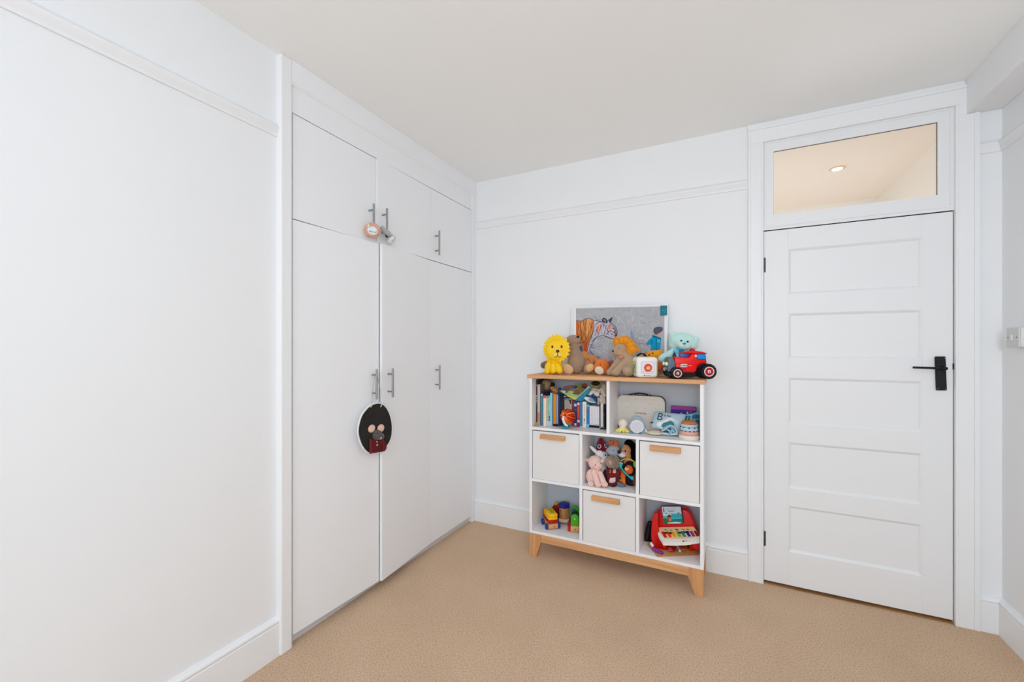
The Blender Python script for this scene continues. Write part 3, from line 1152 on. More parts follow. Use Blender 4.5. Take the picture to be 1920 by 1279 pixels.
# ---- 4 round orange fox
y = -0.160
t = thing('plush_fox', 'small round orange fox soft toy with a cream belly', 'soft toy', (1.0, y, TOPZ))
FX = plush_mat((206, 108, 40))
bm = bmesh.new()
ell(bm, (1128, 687.5), y, 14.2, 14.6, 0.042)
body = melt('body', bm, FX, t, 0.003, 3, 0.001)
bm = bmesh.new()
spot(bm, body, (1123.5, 693.5), 8.8, 8.2, 0.004, 0)
obj('belly', bm, plush_mat((232, 210, 184)), t, True, 'cream belly')
for p, q in (((1134, 676), (1136.8, 668.5)), ((1120.5, 676.5), (1118.2, 671.5))):
    bm = bmesh.new()
    A, B = V(p, y), V(q, y)
    add_cyl(bm, A, B, 3.4 * sc(A), 0.001, 10)
    obj('ear', bm, FX, t, True)
bm = bmesh.new()
spot(bm, body, (1125.5, 682), 0.9, 1.7, 0.002)
obj('nose', bm, INK, t, True)
bm = bmesh.new()
cap(bm, (1136, 690), (1146, 680), -0.115, 7, 6, 0, -0.01)
obj('tail', bm, plush_mat((150, 80, 58)), t, True, 'rust red tail')
settle(t, TOPZ)

# ---- 5 plush lion with the orange mane
y = -0.205
t = thing('plush_lion', 'beige sitting lion soft toy with a shaggy orange mane', 'soft toy', (1.17, y, TOPZ))
LI = plush_mat((164, 138, 112))
bm = bmesh.new()
ell(bm, (1164, 654.5), y, 12.5, 12, 0.036, 10)
ell(bm, (1154.5, 659), y, 9, 8, 0.024, 10, 0.008)
ell(bm, (1164, 663), y, 9, 7, 0.026, 0, 0.012)
ell(bm, (1172, 670), y, 12, 12, 0.034, 30)
ell(bm, (1182, 682), y, 13, 20, 0.046, 25)
ell(bm, (1184, 694), y, 11, 12, 0.048)
cap(bm, (1177, 674), (1156, 697), y, 8.0, 7.0, 0.022, 0.040)
cap(bm, (1163, 672), (1146, 695), y, 6.0, 5.6, 0.002, 0.006)
ell(bm, (1155, 699), y, 9.5, 6.2, 0.026, 0, 0.044)
ell(bm, (1144.5, 698), y, 7.5, 6.6, 0.022, 0, 0.010)
ell(bm, (1178, 696.5), y, 10, 9.5, 0.028, 0, 0.050)
body = melt('body', bm, LI, t, 0.0032, 4, 0.0012)
bm = bmesh.new()
spot(bm, body, (1149.4, 658.4), 2.4, 2.5, 0.004)
obj('nose', bm, mat((62, 48, 42), 0.5), t, True)
eyes(t, body, [(1160.2, 652.6)], 0.9, 1.1, INK)
bm = bmesh.new()
line_on(bm, body, [(1150, 662), (1155, 666), (1161, 667)], 0.0012)
obj('mouth', bm, mat((90, 70, 58), 0.8), t, True)
bm = bmesh.new()
ell(bm, (1165, 669.8), y, 5.5, 2.6, 0.012, 12, 0.036)
obj('ribbon', bm, plush_mat((196, 118, 78)), t, True, 'peach ribbon')
bm = bmesh.new()
rnd = random.Random(3)
core = [(1158, 641, 7), (1166, 638.5, 8), (1175, 640, 9), (1182, 647, 9.5), (1186, 655, 8.5), (1181, 661, 7)]
for px, py, r in core:
    ell(bm, (px, py), y, r * .82, r * .82, 0.026, 0, -0.004, seg=12)
for k in range(210):
    px, py, r = rnd.choice(core)
    a, b = rnd.uniform(0, 2 * math.pi), rnd.uniform(-.3, 1)
    P = V((px, py), y)
    s = sc(P)
    B3 = basis(P)
    dirv = (B3.col[0] * math.cos(a) - B3.col[1] * b + B3.col[2] * math.sin(a)).normalized()
    q0 = P + dirv * r * s * .65
    tw = B3.col[0] * rnd.uniform(-1, 1) + B3.col[2] * rnd.uniform(-1, .6)
    q1 = P + dirv * r * s * 1.02 + tw * 2.0 * s
    q2 = P + dirv * r * s * 1.10 + tw * 5.0 * s
    add_tube(bm, [q0, q1, q2], [0.0042, 0.0034, 0.0010], 5)
obj('mane', bm, plush_mat((246, 138, 18), 0.22, 160), t, True, 'shaggy orange mane')
settle(t, TOPZ)

# ---- 6 white activity cube
P0 = at(1209, 688.3, -0.250)
t = thing('activity_cube', 'white rounded electronic activity cube with a lion picture between lion and red car', 'toy cube', (P0.x, P0.y, TOPZ))
CU = mat((232, 229, 224), 0.35, 0.01, 20, gain=1.05)
hs = 0.0595
Rz = Matrix.Translation((P0.x, P0.y, TOPZ + hs)) @ Matrix.Rotation(D(25), 4, 'Z')
bm = bmesh.new()
add_box(bm, (-hs, -hs, -hs), (hs, hs, hs), 0.020, Rz, 0, 5)
body = obj('body', bm, CU, t, True)


def rsq(hw, hh, r, n=6):
    pts = []
    for cx, cy, a0 in ((hw - r, hh - r, 0), (-hw + r, hh - r, 90), (-hw + r, -hh + r, 180), (hw - r, -hh + r, 270)):
        for k in range(n + 1):
            a = D(a0 + 90 * k / n)
            pts.append((cx + r * math.cos(a), cy + r * math.sin(a)))
    return pts


def plate(M, hw, hh, r, z0, z1):
    bm = bmesh.new()
    add_prism(bm, [M @ Vector((a, b, z0)) for a, b in rsq(hw, hh, r)], (M.to_3x3() @ Vector((0, 0, z1 - z0))))
    return bm


def disc(M, cx, cy, r, z0, z1, seg=24, ry_=None):
    bm = bmesh.new()
    add_prism(bm, [M @ Vector((cx + r * math.cos(2 * math.pi * k / seg), cy + (ry_ or r) * math.sin(2 * math.pi * k / seg), z0)) for k in range(seg)], (M.to_3x3() @ Vector((0, 0, z1 - z0))))
    return bm


Mf = Rz @ Matrix.Translation((0, -hs, 0)) @ Matrix.Rotation(math.pi / 2, 4, 'X')
Ml = Rz @ Matrix.Translation((-hs, 0, 0)) @ Matrix.Rotation(-math.pi / 2, 4, 'Z') @ Matrix.Rotation(math.pi / 2, 4, 'X')
pn = obj('front_panel', plate(Mf, 0.0375, 0.0335, 0.011, -0.001, 0.0008), mat((150, 150, 182), 0.4), t)
obj('panel_face', plate(Mf, 0.0360, 0.0320, 0.010, 0.0, 0.0012), mat((226, 223, 240), 0.4, 0.04), pn)
em = obj('lion_disc', disc(Mf, 0.001, -0.001, 0.0195, 0.0012, 0.0026), mat((214, 70, 30), 0.4, 0.1), pn, label='red lion emblem')
bm = bmesh.new()
for k in range(14):
    a = 2 * math.pi * k / 14
    add_into(bm, disc(Mf, 0.001 + 0.0195 * math.cos(a), -0.001 + 0.0195 * math.sin(a), 0.0045, 0.0011, 0.0022, 10))
obj('lion_mane', bm, mat((236, 96, 70), 0.4, 0.1), pn)
obj('lion_face', disc(Mf, 0.002, -0.002, 0.0115, 0.0026, 0.0036, 20, 0.010), mat((250, 205, 120), 0.4, 0.05), pn)
bm = bmesh.new()
for cx, cy, r in ((-0.0025, 0.0005, 0.0016), (0.0065, 0.0005, 0.0016), (0.002, -0.0035, 0.0018)):
    add_into(bm, disc(Mf, cx, cy, r, 0.0036, 0.0044, 10))
obj('lion_eyes', bm, mat((150, 70, 30), 0.5), pn)
bm = bmesh.new()
add_tube(bm, [Mf @ Vector((-0.030 + 0.060 * k / 14, -0.0235 + 0.0014 * math.sin(k * 1.9), 0.0012)) for k in range(15)], 0.0012, 5)
obj('panel_wave', bm, mat((176, 160, 214), 0.5), pn)
lp = obj('left_panel', plate(Ml, 0.0375, 0.0345, 0.011, -0.001, 0.0008), mat((96, 140, 80), 0.5), t)
obj('panel_face', plate(Ml, 0.0350, 0.0322, 0.010, 0.0, 0.0012), mat((186, 214, 158), 0.5, 0.05), lp)
bm = bmesh.new()
for a, b, w in (((-.012, .020), (.0, -.004), .004), ((.020, .016), (.0, -.004), .003), ((.0, -.004), (.0, -.026), .0045), ((.0, -.008), (.015, .000), .003)):
    add_tube(bm, [Ml @ Vector((*a, 0.001)), Ml @ Vector((*b, 0.001))], w, 6)
obj('panel_motif', bm, mat((92, 136, 74), 0.6, 0.1), lp, True)
bm = bmesh.new()
add_into(bm, disc(Mf, -0.019, -0.0445, 0.0032, -0.004, 0.0006, 12))
obj('maker_mark', bm, INK, t)
bm = bmesh.new()
add_into(bm, plate(Mf @ Matrix.Translation((0.002, -0.0447, 0)), 0.012, 0.0012, 0.0011, -0.004, 0.0005))
obj('maker_mark', bm, mat((150, 150, 150), 0.5), t)
settle(t, TOPZ)

# ---- 7 small orange soft toy behind the cube
y = -0.128
t = thing('plush_pumpkin_bear', 'small flat headed orange soft toy peeping over the white cube', 'soft toy', (1.36, y, TOPZ))
OG = plush_mat((236, 138, 12))
bm = bmesh.new()
ell(bm, (1226.5, 664.5), y, 14.5, 8.6, 0.036, 4)
ell(bm, (1237, 659), y, 5, 4.2, 0.018, 30)
ell(bm, (1216, 661), y, 5, 4.5, 0.018)
ell(bm, (1229, 686), y, 11, 19, 0.034)
body = melt('body', bm, OG, t, 0.0033, 4, 0.001)
eyes(t, body, [(1217.3, 664.6), (1223.8, 661.8)], 1.5, 1.7, mat((70, 40, 18), 0.5))
bm = bmesh.new()
ell(bm, (1236, 687), -0.150, 7, 9, 0.016)
obj('paw', bm, plush_mat((186, 88, 34)), t, True, 'rust brown paw')
settle(t, TOPZ)

# ---- 8 black haired doll behind the cube
y = -0.115
t = thing('rag_doll', 'brown rag doll with black curly hair half hidden behind the white cube', 'doll', (1.29, y, TOPZ))
bm = bmesh.new()
ell(bm, (1202, 668), y, 8, 7, 0.022)
ell(bm, (1203, 688), y, 9, 15, 0.026)
obj_b = melt('body', bm, plush_mat((178, 132, 98)), t, 0.0033, 4)
bm = bmesh.new()
rnd = random.Random(5)
for k in range(46):
    a = rnd.uniform(0.05, math.pi - .05)
    P = V((1203 + 8.2 * math.cos(a), 668 - 6.6 * math.sin(a)), y, rnd.uniform(-.018, .018))
    add_ell(bm, P, (0.0052,) * 3, seg=8, rings=6)
obj('hair', bm, mat((26, 24, 24), 0.8, 0.2), t, True, 'black curly hair')
settle(t, TOPZ)

# ---- 9 mint teddy bear
y = -0.104
t = thing('teddy_bear', 'mint green teddy bear with a blue bow behind the red car', 'teddy bear', (1.49, y, TOPZ))
MI = plush_mat((176, 212, 206), 0.10)
bm = bmesh.new()
ell(bm, (1280, 642), y, 25.5, 16.6, 0.055, -9)
ell(bm, (1266, 646), y, 12, 12, 0.040)
ell(bm, (1297, 648), y, 11, 11, 0.040)
ell(bm, (1262, 630.5), y, 7.6, 6.6, 0.016, 25)
ell(bm, (1303, 640), y, 6.6, 8.0, 0.016, -25)
ell(bm, (1277, 682), y, 19, 26, 0.044)
cap(bm, (1262, 664), (1241, 674), y, 8.6, 8.2, 0.012, 0.030)
cap(bm, (1292, 668), (1302, 690), y, 8.6, 8.2, 0.004, 0.006)
body = melt('body', bm, MI, t, 0.0038, 5, 0.0013)
bm = bmesh.new()
ell(bm, (1282.3, 649.5), y, 11.5, 7.6, 0.022, -8, 0.046)
mz = obj('muzzle', bm, MI, t, True)
bm = bmesh.new()
spot(bm, mz, (1283.2, 645.8), 3.3, 1.9, 0.004)
obj('nose', bm, mat((36, 138, 168), 0.6), t, True, 'blue nose')
bm = bmesh.new()
line_on(bm, mz, [(1283.2, 647), (1282.6, 650.5)], 0.0011)
obj('mouth', bm, mat((120, 165, 165), 0.8), t, True)
eyes(t, body, [(1277.2, 640.2), (1289.4, 642.0)], 2.1, 1.6, INK, thick=0.005)
bm = bmesh.new()
ell(bm, (1269, 661), y, 6.5, 5.0, 0.010, -20, 0.050)
obj('bow', bm, mat((92, 190, 220), 0.6, 0.1), t, True, 'light blue bow')
bm = bmesh.new()
ell(bm, (1277.5, 658.5), y, 4.4, 2.8, 0.010, 10, 0.056)
ell(bm, (1276.5, 662), y, 2.2, 4.2, 0.008, -25, 0.056)
obj('bow_knot', bm, mat((22, 132, 178), 0.6, 0.1), t, True, 'blue bow knot')
bm = bmesh.new()
ell(bm, (1274, 672), y, 10, 9, 0.012, 0, 0.050)
obj('shirt', bm, mat((190, 224, 232), 0.8, 0.08), t, True, 'pale blue shirt front')
bm = bmesh.new()
add_into(bm, prism([V(p, y, 0.062) for p in ((1263.8, 661), (1268.5, 668), (1269, 674), (1260.5, 674), (1261, 667))], (0, 0.004, 0)))
obj('sash', bm, NAVY, t, False, 'dark blue sash')
settle(t, TOPZ)

# ---- 10 red toy car
cD = CR(1230, 640, 15.99)
PH = D(22)
ca = Vector((math.cos(PH), math.sin(PH), 0))      # towards the rear of the car
cb = Vector((-math.sin(PH), math.cos(PH), 0))     # across it, away from the viewer
CP = at(1269, 700, -0.300)
t = thing('toy_car', 'red vintage toy car with grey bonnet and black tyres on the right end', 'toy car', (1.55, -0.25, TOPZ))


def sp(x, y_, off=0.0):
    """crop point on the near side plane of the car, pushed off metres across"""
    d = ray(*cD(x, y_))
    tt = (CP - EYE).dot(cb) / d.dot(cb)
    return EYE + d * tt + cb * off


RED = mat((226, 10, 12), 0.3, 0.03, 20, gain=1.05)
GRY = mat((92, 116, 130), 0.45, 0.06, 30)
RUB = mat((24, 24, 25), 0.7, 0.1, 40)
WD_ = 0.098


def slab(name, pts, o0, o1, m, bev=0.002, parent=None, label=None, smooth=True):
    return obj(name, prism([sp(x, y_, o0) for x, y_ in pts], cb * (o1 - o0), bev), m, parent or t, smooth, label)


bd = slab('body', [(560, 497), (1000, 512), (1040, 470), (1085, 402), (1492, 404), (1522, 700), (1460, 735), (1330, 720), (1250, 790), (1195, 930), (1165, 962), (800, 962), (745, 900), (600, 850), (575, 700)], 0.0, WD_, RED, 0.004)
slab('roof', [(840, 352), (960, 332), (1190, 318), (1370, 338), (1520, 388), (1502, 408), (1090, 404), (850, 376)], -0.010, WD_ + 0.008, RED, 0.003)
bm = bmesh.new()
Pb = sp(1165, 318, WD_ * .45)
add_lathe(bm, [(0.0155, 0.0), (0.0150, 0.008), (0.011, 0.0145), (0.005, 0.0175), (0.0005, 0.018)], Pb - Vector((0, 0, 0.003)), seg=20)
obj('beacon', bm, mat((190, 14, 20), 0.25), t, True, 'red roof beacon')
slab('windscreen_pillar', [(1000, 512), (1085, 402), (1110, 402), (1030, 515)], -0.001, 0.010, RED, 0.001)
slab('front_window', [(770, 405), (1075, 398), (1010, 508), (800, 503)], 0.030, 0.066, mat((72, 120, 196), 0.3, 0.3, 220), 0.002, None, 'blue patterned driver seen through the cab')
slab('rear_window', [(1240, 414), (1462, 414), (1486, 566), (1320, 560), (1228, 540)], -0.0025, 0.004, mat((22, 140, 216), 0.25, 0.08), 0.001, None, 'blue rear window')
slab('window_trim', [(1226, 402), (1478, 402), (1500, 584), (1318, 576), (1212, 552)], -0.0012, 0.003, mat((40, 34, 110), 0.4), 0.001)
bm = bmesh.new()
Pw = sp(1188, 468, -0.001)
add_cyl(bm, Pw, Pw - cb * 0.003, 0.0062, seg=18)
obj('filler_cap', bm, mat((235, 215, 215), 0.4), t, False)
# grey bonnet: rounded block from the front of the red body forward
Ls = (sp(590, 700) - sp(380, 700)).length
bm = bmesh.new()
prof = [(590, 850), (590, 690), (565, 590), (520, 505), (455, 500), (400, 540), (385, 620), (372, 760), (372, 960), (500, 900)]
add_prism(bm, [sp(x, y_, 0.004) for x, y_ in prof], cb * (WD_ - 0.008))
bmesh.ops.recalc_face_normals(bm, faces=bm.faces)
bmesh.ops.bevel(bm, geom=list(bm.edges), offset=0.006, segments=3, affect='EDGES', profile=0.5)
bn = obj('bonnet', bm, GRY, t, True, 'grey bonnet and grille')
slab('fender', [(440, 880), (500, 815), (580, 800), (690, 830), (760, 900), (775, 960), (700, 930), (600, 850), (520, 880), (450, 960), (420, 960)], -0.014, 0.006, mat((30, 34, 38), 0.5), 0.002)
slab('chassis', [(360, 965), (800, 955), (1190, 955), (1240, 1085), (1100, 1110), (420, 1100), (365, 1060)], 0.006, WD_ - 0.006, RUB, 0.003)
slab('rear_fender', [(1240, 800), (1320, 715), (1400, 680), (1480, 690), (1525, 705), (1540, 740), (1440, 730), (1340, 760), (1270, 850)], -0.020, 0.004, RUB, 0.002)
for off, r in ((0.020, 0.0105), (0.073, 0.0105)):
    bm = bmesh.new()
    Ph = sp(374, 712, off)
    add_lathe(bm, [(r * .75, -0.004), (r, 0.004), (r * 0.98, 0.008), (r * .7, 0.0115), (0.0005, 0.013)], Ph, rz(PH) @ ry(-math.pi / 2), 20)
    obj('headlight', bm, mat((238, 228, 205), 0.3, 0.03), t, True, 'cream headlight')
bm = bmesh.new()
add_box(bm, (-0.004, 0.012, -0.008), (0.006, WD_ - 0.006, 0.010), 0.003, Matrix.Translation(sp(356, 950)) @ Matrix.Rotation(PH, 4, 'Z'))
bp_ = obj('bumper', bm, RUB, t, True)
bm = bmesh.new()
add_box(bm, (-0.0055, 0.030, 0.004), (0.002, WD_ - 0.026, 0.022), 0.002, Matrix.Translation(sp(356, 950)) @ Matrix.Rotation(PH, 4, 'Z'))
npl = obj('number_plate', bm, mat((214, 216, 226), 0.4, 0.1), t, False, 'white and red front plate')
bm = bmesh.new()
add_box(bm, (-0.0062, 0.030, 0.006), (0.001, 0.040, 0.020), 0.001, Matrix.Translation(sp(356, 950)) @ Matrix.Rotation(PH, 4, 'Z'))
obj('plate_mark', bm, mat((190, 40, 70), 0.4), npl)
# nameplate on the side, with its side bars and the dark vents
pl_ = slab('name_plate', [(712, 760), (735, 725), (790, 712), (900, 712), (950, 728), (965, 760), (945, 790), (890, 805), (780, 805), (732, 792)], -0.0022, 0.002, mat((238, 214, 208), 0.4), 0.0008, None, 'cream name plate')
slab('name_bar', [(610, 770), (700, 755), (700, 775), (612, 785)], -0.0016, 0.001, mat((245, 150, 140), 0.4), 0.0)
slab('name_bar', [(975, 750), (1068, 748), (1068, 770), (975, 772)], -0.0016, 0.001, mat((245, 150, 140), 0.4), 0.0)
tm = Matrix((ca, Vector((0, 0, 1)), -cb)).transposed().to_4x4()
obj('lettering', text_bm('C.TN/AR', 0.0118, Matrix.Translation(sp(838, 760, -0.0024)) @ tm, 0.0004, 0.0004), INK, pl_)
for k in range(4):
    x0 = 735 + k * 46
    slab('vent', [(x0, 835), (x0 + 22, 832), (x0 + 34, 945), (x0 + 14, 948)], -0.0008, 0.002, mat((150, 20, 62), 0.4), 0.0)


def wheel(cx, cy, r_t, r_w, r_h, wid, near, hubrgb):
    P = sp(cx, cy) + (cb * (-0.016) if near else cb * (WD_ + 0.016))
    dirn = -cb if near else cb
    R = dirn.to_track_quat('Z', 'Y').to_matrix()
    bm = bmesh.new()
    add_lathe(bm, [(r_t * .62, -wid), (r_t * .92, -wid), (r_t, -wid * .85), (r_t, -wid * .15), (r_t * .93, 0.0), (r_w * 1.02, 0.0015), (r_w, -0.002)], P, R, 36)
    w = obj('wheel', bm, RUB, t, True, 'black tyre')
    bm = bmesh.new()
    nT = 26
    for k in range(nT):
        a = 2 * math.pi * k / nT
        M = Matrix.Translation(P) @ R.to_4x4() @ Matrix.Rotation(a, 4, 'Z')
        add_box(bm, (r_t * .96, -r_t * .05, -wid * .92), (r_t * 1.035, r_t * .05, -wid * .1), 0, M)
    obj('tread', bm, RUB, w)
    bm = bmesh.new()
    add_lathe(bm, [(r_w, -0.004), (r_w, 0.0022), (r_h * 1.03, 0.003), (r_h, 0.0005), (r_h * .98, -0.004)], P, R, 32)
    obj('rim', bm, mat((236, 206, 202), 0.35), w, True, 'pale rim')
    bm = bmesh.new()
    add_lathe(bm, [(r_h, -0.003), (r_h * .98, 0.0012), (r_h * .5, 0.0022), (0.0006, 0.0024)], P, R, 28)
    obj('hub', bm, mat(hubrgb, 0.3, 0.05), w, True, 'red hub')
    if near:
        obj('hub_mark', text_bm('n', r_h * 1.5, Matrix.Translation(P - cb * 0.003 + Vector((0, 0, r_h * .12))) @ tm, 0.0006, r_h * .06), mat((240, 214, 210), 0.4), w)
    return w


sF = sc(sp(622, 985))
wheel(622, 985, 0.0305, 0.0225, 0.0178, 0.026, True, (110, 40, 36))
wheel(622, 985, 0.0305, 0.0225, 0.0178, 0.026, False, (110, 40, 36))
zc = sp(1560, 935).z - TOPZ
wheel(1560, 935, 0.0405, 0.0265, 0.0212, 0.034, True, (176, 22, 46))
wheel(1560, 935, 0.0405, 0.0265, 0.0212, 0.034, False, (176, 22, 46))
settle(t, TOPZ)

# ================================================================ upper left compartment: books and bits
cE = CR(1000, 700, 11.12)
cJ1 = CR(1000, 705, 23.25)
cJ2 = CR(1070, 705, 23.25)
cK1 = CR(1000, 750, 21.32)
cK2 = CR(1070, 750, 19.68)
cF = CR(1130, 700, 9.133)
SZ = 0.824
PAGE = mat((232, 226, 212), 0.9, 0.08, 400)
_prev = [0.6215]


def book(label, l, r, top, y, rgb, cover=None, deep=0.17, bands=(), group=None, name='book', pages=PAGE, ztop=None):
    """upright book: spine between photograph columns l and r at depth y, its top edge at row top"""
    x0, x1 = max(at(l, 760, y).x, _prev[0] + 0.0006), at(r, 760, y).x
    if x1 - x0 < 0.003:
        x1 = x0 + 0.003
    _prev[0] = x1
    z1 = ztop or at((l + r) / 2, top, y).z
    yb2 = min(y + deep, -0.050)
    T = thing(name, label, 'book', ((x0 + x1) / 2, y, SZ), group)
    t_ = min(0.0016, (x1 - x0) * .22)
    ms, mc = mat(rgb, 0.45, 0.08, 120), mat(cover or rgb, 0.45, 0.15, 50)
    obj('spine', box((x0, y, SZ + 0.0003), (x1, y + 0.0018, z1), 0.0007), ms, T)
    obj('cover', box((x1 - t_, y + 0.0018, SZ + 0.0003), (x1, yb2, z1)), mc, T)
    obj('cover', box((x0, y + 0.0018, SZ + 0.0003), (x0 + t_, yb2, z1)), mc, T)
    obj('pages', box((x0 + t_, y + 0.002, SZ + 0.003), (x1 - t_, yb2 - 0.004, z1 - 0.003)), pages, T)
    for f0, f1, c, inset in bands:
        za, zb = SZ + (z1 - SZ) * f0, SZ + (z1 - SZ) * f1
        w = (x1 - x0) * inset
        obj('spine_print', box((x0 + w, y - 0.0003, za), (x1 - w, y + 0.0006, zb)), mat(c, 0.5, 0.1, 200), T)
    return T


WHT = (232, 232, 232)
book('tall black book with white spine lettering at the far left', 1001.6, 1007.2, 712, -0.252, (46, 49, 58), None, 0.19,
     [(0.62, 0.66, WHT, .30), (0.57, 0.60, WHT, .32), (0.52, 0.55, WHT, .3), (0.86, 0.90, (150, 150, 156), .25), (0.47, 0.50, (190, 190, 190), .38)])
book('tall beige book with a dark cover beside the black book', 1007.4, 1012.6, 721.2, -0.250, (198, 182, 168), (112, 104, 96), 0.19,
     [(0.10, 0.32, (200, 128, 92), .12)])
book('narrow teal book beside the tall beige book', 1013.6, 1017.8, 738.5, -0.250, (62, 138, 160), (60, 90, 130), 0.18, [(0.02, 0.40, (92, 122, 158), .15), (0.93, 1.0, (170, 185, 205), .1)])
book('cream book with a red topped spine', 1018.6, 1024.2, 742.5, -0.262, (236, 214, 190), (226, 222, 205), 0.18, [(0.92, 0.995, (222, 82, 84), .05), (0.90, 0.925, (240, 220, 205), .2)])
book('sage green picture book with grey lower spine', 1024.4, 1028.3, 746, -0.256, (172, 180, 158), (190, 196, 200), 0.18, [(0.02, 0.2, (196, 200, 214), .02)])
book('slim turquoise book with two black marks on its spine', 1028.5, 1031.5, 742, -0.256, (112, 188, 204), (96, 160, 180), 0.18, [(0.27, 0.33, (20, 50, 60), .18), (0.19, 0.24, (20, 40, 50), .22), (0.02, 0.15, (186, 206, 224), .05), (0.50, 0.75, (160, 215, 226), .3)])
book('taller light blue book next to the orange book', 1031.7, 1034.6, 736.8, -0.256, (150, 208, 222), (120, 190, 210), 0.18, [(0.02, 0.16, (180, 206, 226), .02)])
book('bright orange book with a black and white foot', 1035.6, 1042.2, 738.8, -0.232, (240, 142, 26), (170, 78, 24), 0.17, [(0.0, 0.07, (26, 26, 30), 0.0), (0.02, 0.05, (214, 214, 214), .30)])
book('slim periwinkle blue book right of the orange book', 1043.0, 1046.2, 740, -0.230, (146, 166, 206), (90, 112, 160), 0.17, [(0.0, 0.08, (22, 26, 36), 0.0), (0.025, 0.055, (220, 220, 220), .35)])
book('dark navy book behind the orange fan toy', 1046.4, 1049.2, 741, -0.228, (36, 52, 84), (34, 48, 78), 0.17)
_prev[0] = at(1072.6, 760, -0.19).x
book('maroon book right of the orange fan toy', 1073.2, 1076.0, 751.5, -0.185, (152, 38, 54), None, 0.13)
book('navy book with white spine labels', 1076.2, 1081.4, 752.5, -0.185, (50, 54, 108), None, 0.13, [(0.80, 0.90, (196, 204, 236), .08), (0.04, 0.14, (208, 204, 232), .1), (0.60, 0.70, (60, 90, 150), .1)])
book('red book with a white topped spine', 1081.8, 1087.2, 754, -0.183, (204, 54, 40), None, 0.13, [(0.88, 0.97, (214, 220, 240), .15), (0.18, 0.28, (180, 208, 236), .05), (0.0, 0.16, (160, 30, 44), .05), (0.35, 0.8, (222, 84, 60), .2)])
book('cyan blue book beside the red book', 1087.6, 1091.9, 753.5, -0.183, (24, 140, 190), None, 0.13, [(0.0, 0.03, (220, 214, 190), .0), (0.6, 0.95, (60, 130, 180), .05)])
book('thick cream book with small brown spine lettering', 1092.2, 1099.2, 753.5, -0.190, (232, 226, 216), None, 0.13, [(0.23, 0.36, (170, 120, 90), .35), (0.14, 0.19, (222, 168, 158), .3), (0.45, 0.90, (216, 200, 180), .38)])
book('blue book left of the white paperbacks', 1099.8, 1105.0, 758.5, -0.186, (30, 128, 184), None, 0.13, [(0.66, 0.74, (130, 84, 96), .05), (0.02, 0.16, (110, 190, 230), .08), (0.90, 0.99, (130, 196, 214), .08), (0.76, 0.88, (70, 120, 170), .1)])
for k in range(6):
    l = 1105.4 + 2.98 * k
    book(('leftmost', 'second from the left', 'third from the left', 'third from the right', 'second from the right', 'rightmost')[k] + ' of the six slim white paperbacks with black footed spines', l, l + 2.86, 761.0 + .28 * k, -0.183, (226, 225, 231), None, 0.12,
         [(0.02, 0.135, (14, 14, 16), 0.0), (0.05, 0.10, (206, 206, 208), .32), (0.165, 0.18, (90, 90, 96), .2)] + ([(0.55, 0.62, (222, 190, 184), .2)] if k == 1 else []), group='white paperback set on the upper left shelf')

# wooden ball in front of the black book
t = thing('wooden_ball', 'small wooden ball in the front left corner of the book shelf', 'ball', (0.628, -0.285, SZ))
bm = bmesh.new()
P = at(1004.8, 795.0, -0.285)
add_ell(bm, (P.x + .004, -0.283, SZ + 0.0125), (0.0115, 0.0115, 0.0125))
obj('ball', bm, mat((196, 154, 104), 0.45, 0.15, 60), t, True)
bm = bmesh.new()
add_ell(bm, (P.x + .0075, -0.2945, SZ + 0.014), (0.003, 0.0015, 0.003), seg=10, rings=6)
obj('hole', bm, mat((110, 74, 42), 0.6), t, True)

# the picture book lying face on behind the fan toy
t = thing('board_book', 'pale picture book with its cover facing out behind the orange fan toy', 'book', (0.83, -0.12, SZ))
ct = [(1049.8, 745.5), (1072.6, 748.5)]
A, B = at(1049.6, 760, -0.135), at(1072.4, 760, -0.135)
obj('cover', box((A.x, -0.135, SZ + .0003), (B.x, -0.130, at(1060, 746.5, -0.135).z), 0.001), mat((202, 196, 188), 0.5, 0.10, 30), t)
obj('pages', box((A.x + .002, -0.130, SZ + .002), (B.x - .002, -0.112, at(1060, 746.5, -0.135).z - .002)), PAGE, t)
for pts, c in (([(1052, 749), (1057, 748), (1059, 756), (1054, 772), (1051, 772)], (222, 226, 240)), ([(1060, 752), (1068, 752), (1070, 764), (1058, 766)], (206, 190, 164)),
               ([(1051.5, 760), (1054.5, 758), (1054, 775), (1051.5, 776)], (150, 176, 198)), ([(1066, 750), (1071.5, 750.5), (1070.5, 758), (1067.5, 756.5)], (36, 44, 42)),
               ([(1069.5, 760), (1072.2, 760), (1072.2, 770), (1070, 769)], (236, 216, 216))):
    obj('cover_print', prism([at(*p, -0.1354) for p in pts], (0, 0.0006, 0)), mat(c, 0.5, 0.1, 80), t)

# things lying along the top of the books
ZB = at(1060, 746, -0.16).z
t = thing('toy_blocks_bag', 'dark red and navy cloth pouch lying under the folded bib', 'pouch', (0.81, -0.13, ZB))
bm = bmesh.new()
ell(bm, (1059, 743), -0.115, 11, 3.6, 0.03)
body = melt('pouch', bm, mat((74, 30, 44), 0.9, 0.25, 90), t, 0.003, 3)
for p, c in (((1052.5, 743.5), (170, 44, 66)), ((1064, 744), (206, 66, 48)), ((1058.5, 743.5), (190, 190, 214)), ((1055, 742.5), (150, 40, 60))):
    bm = bmesh.new()
    spot(bm, body, p, 2.6 if c[0] < 200 else 2.8, 1.7, 0.003)
    obj('motif', bm, mat(c, 0.8, 0.1), t, True)
t = thing('blue_teether', 'blue and pale turquoise spoon lying on the pale picture book', 'spoon', (0.82, -0.15, ZB))
bm = bmesh.new()
ell(bm, (1057.5, 748.2), -0.143, 4.4, 1.9, 0.010)
obj('bowl', bm, mat((72, 122, 206), 0.4, 0.1), t, True)
bm = bmesh.new()
cap(bm, (1061, 748.6), (1070, 748.4), -0.143, 1.3, 1.2)
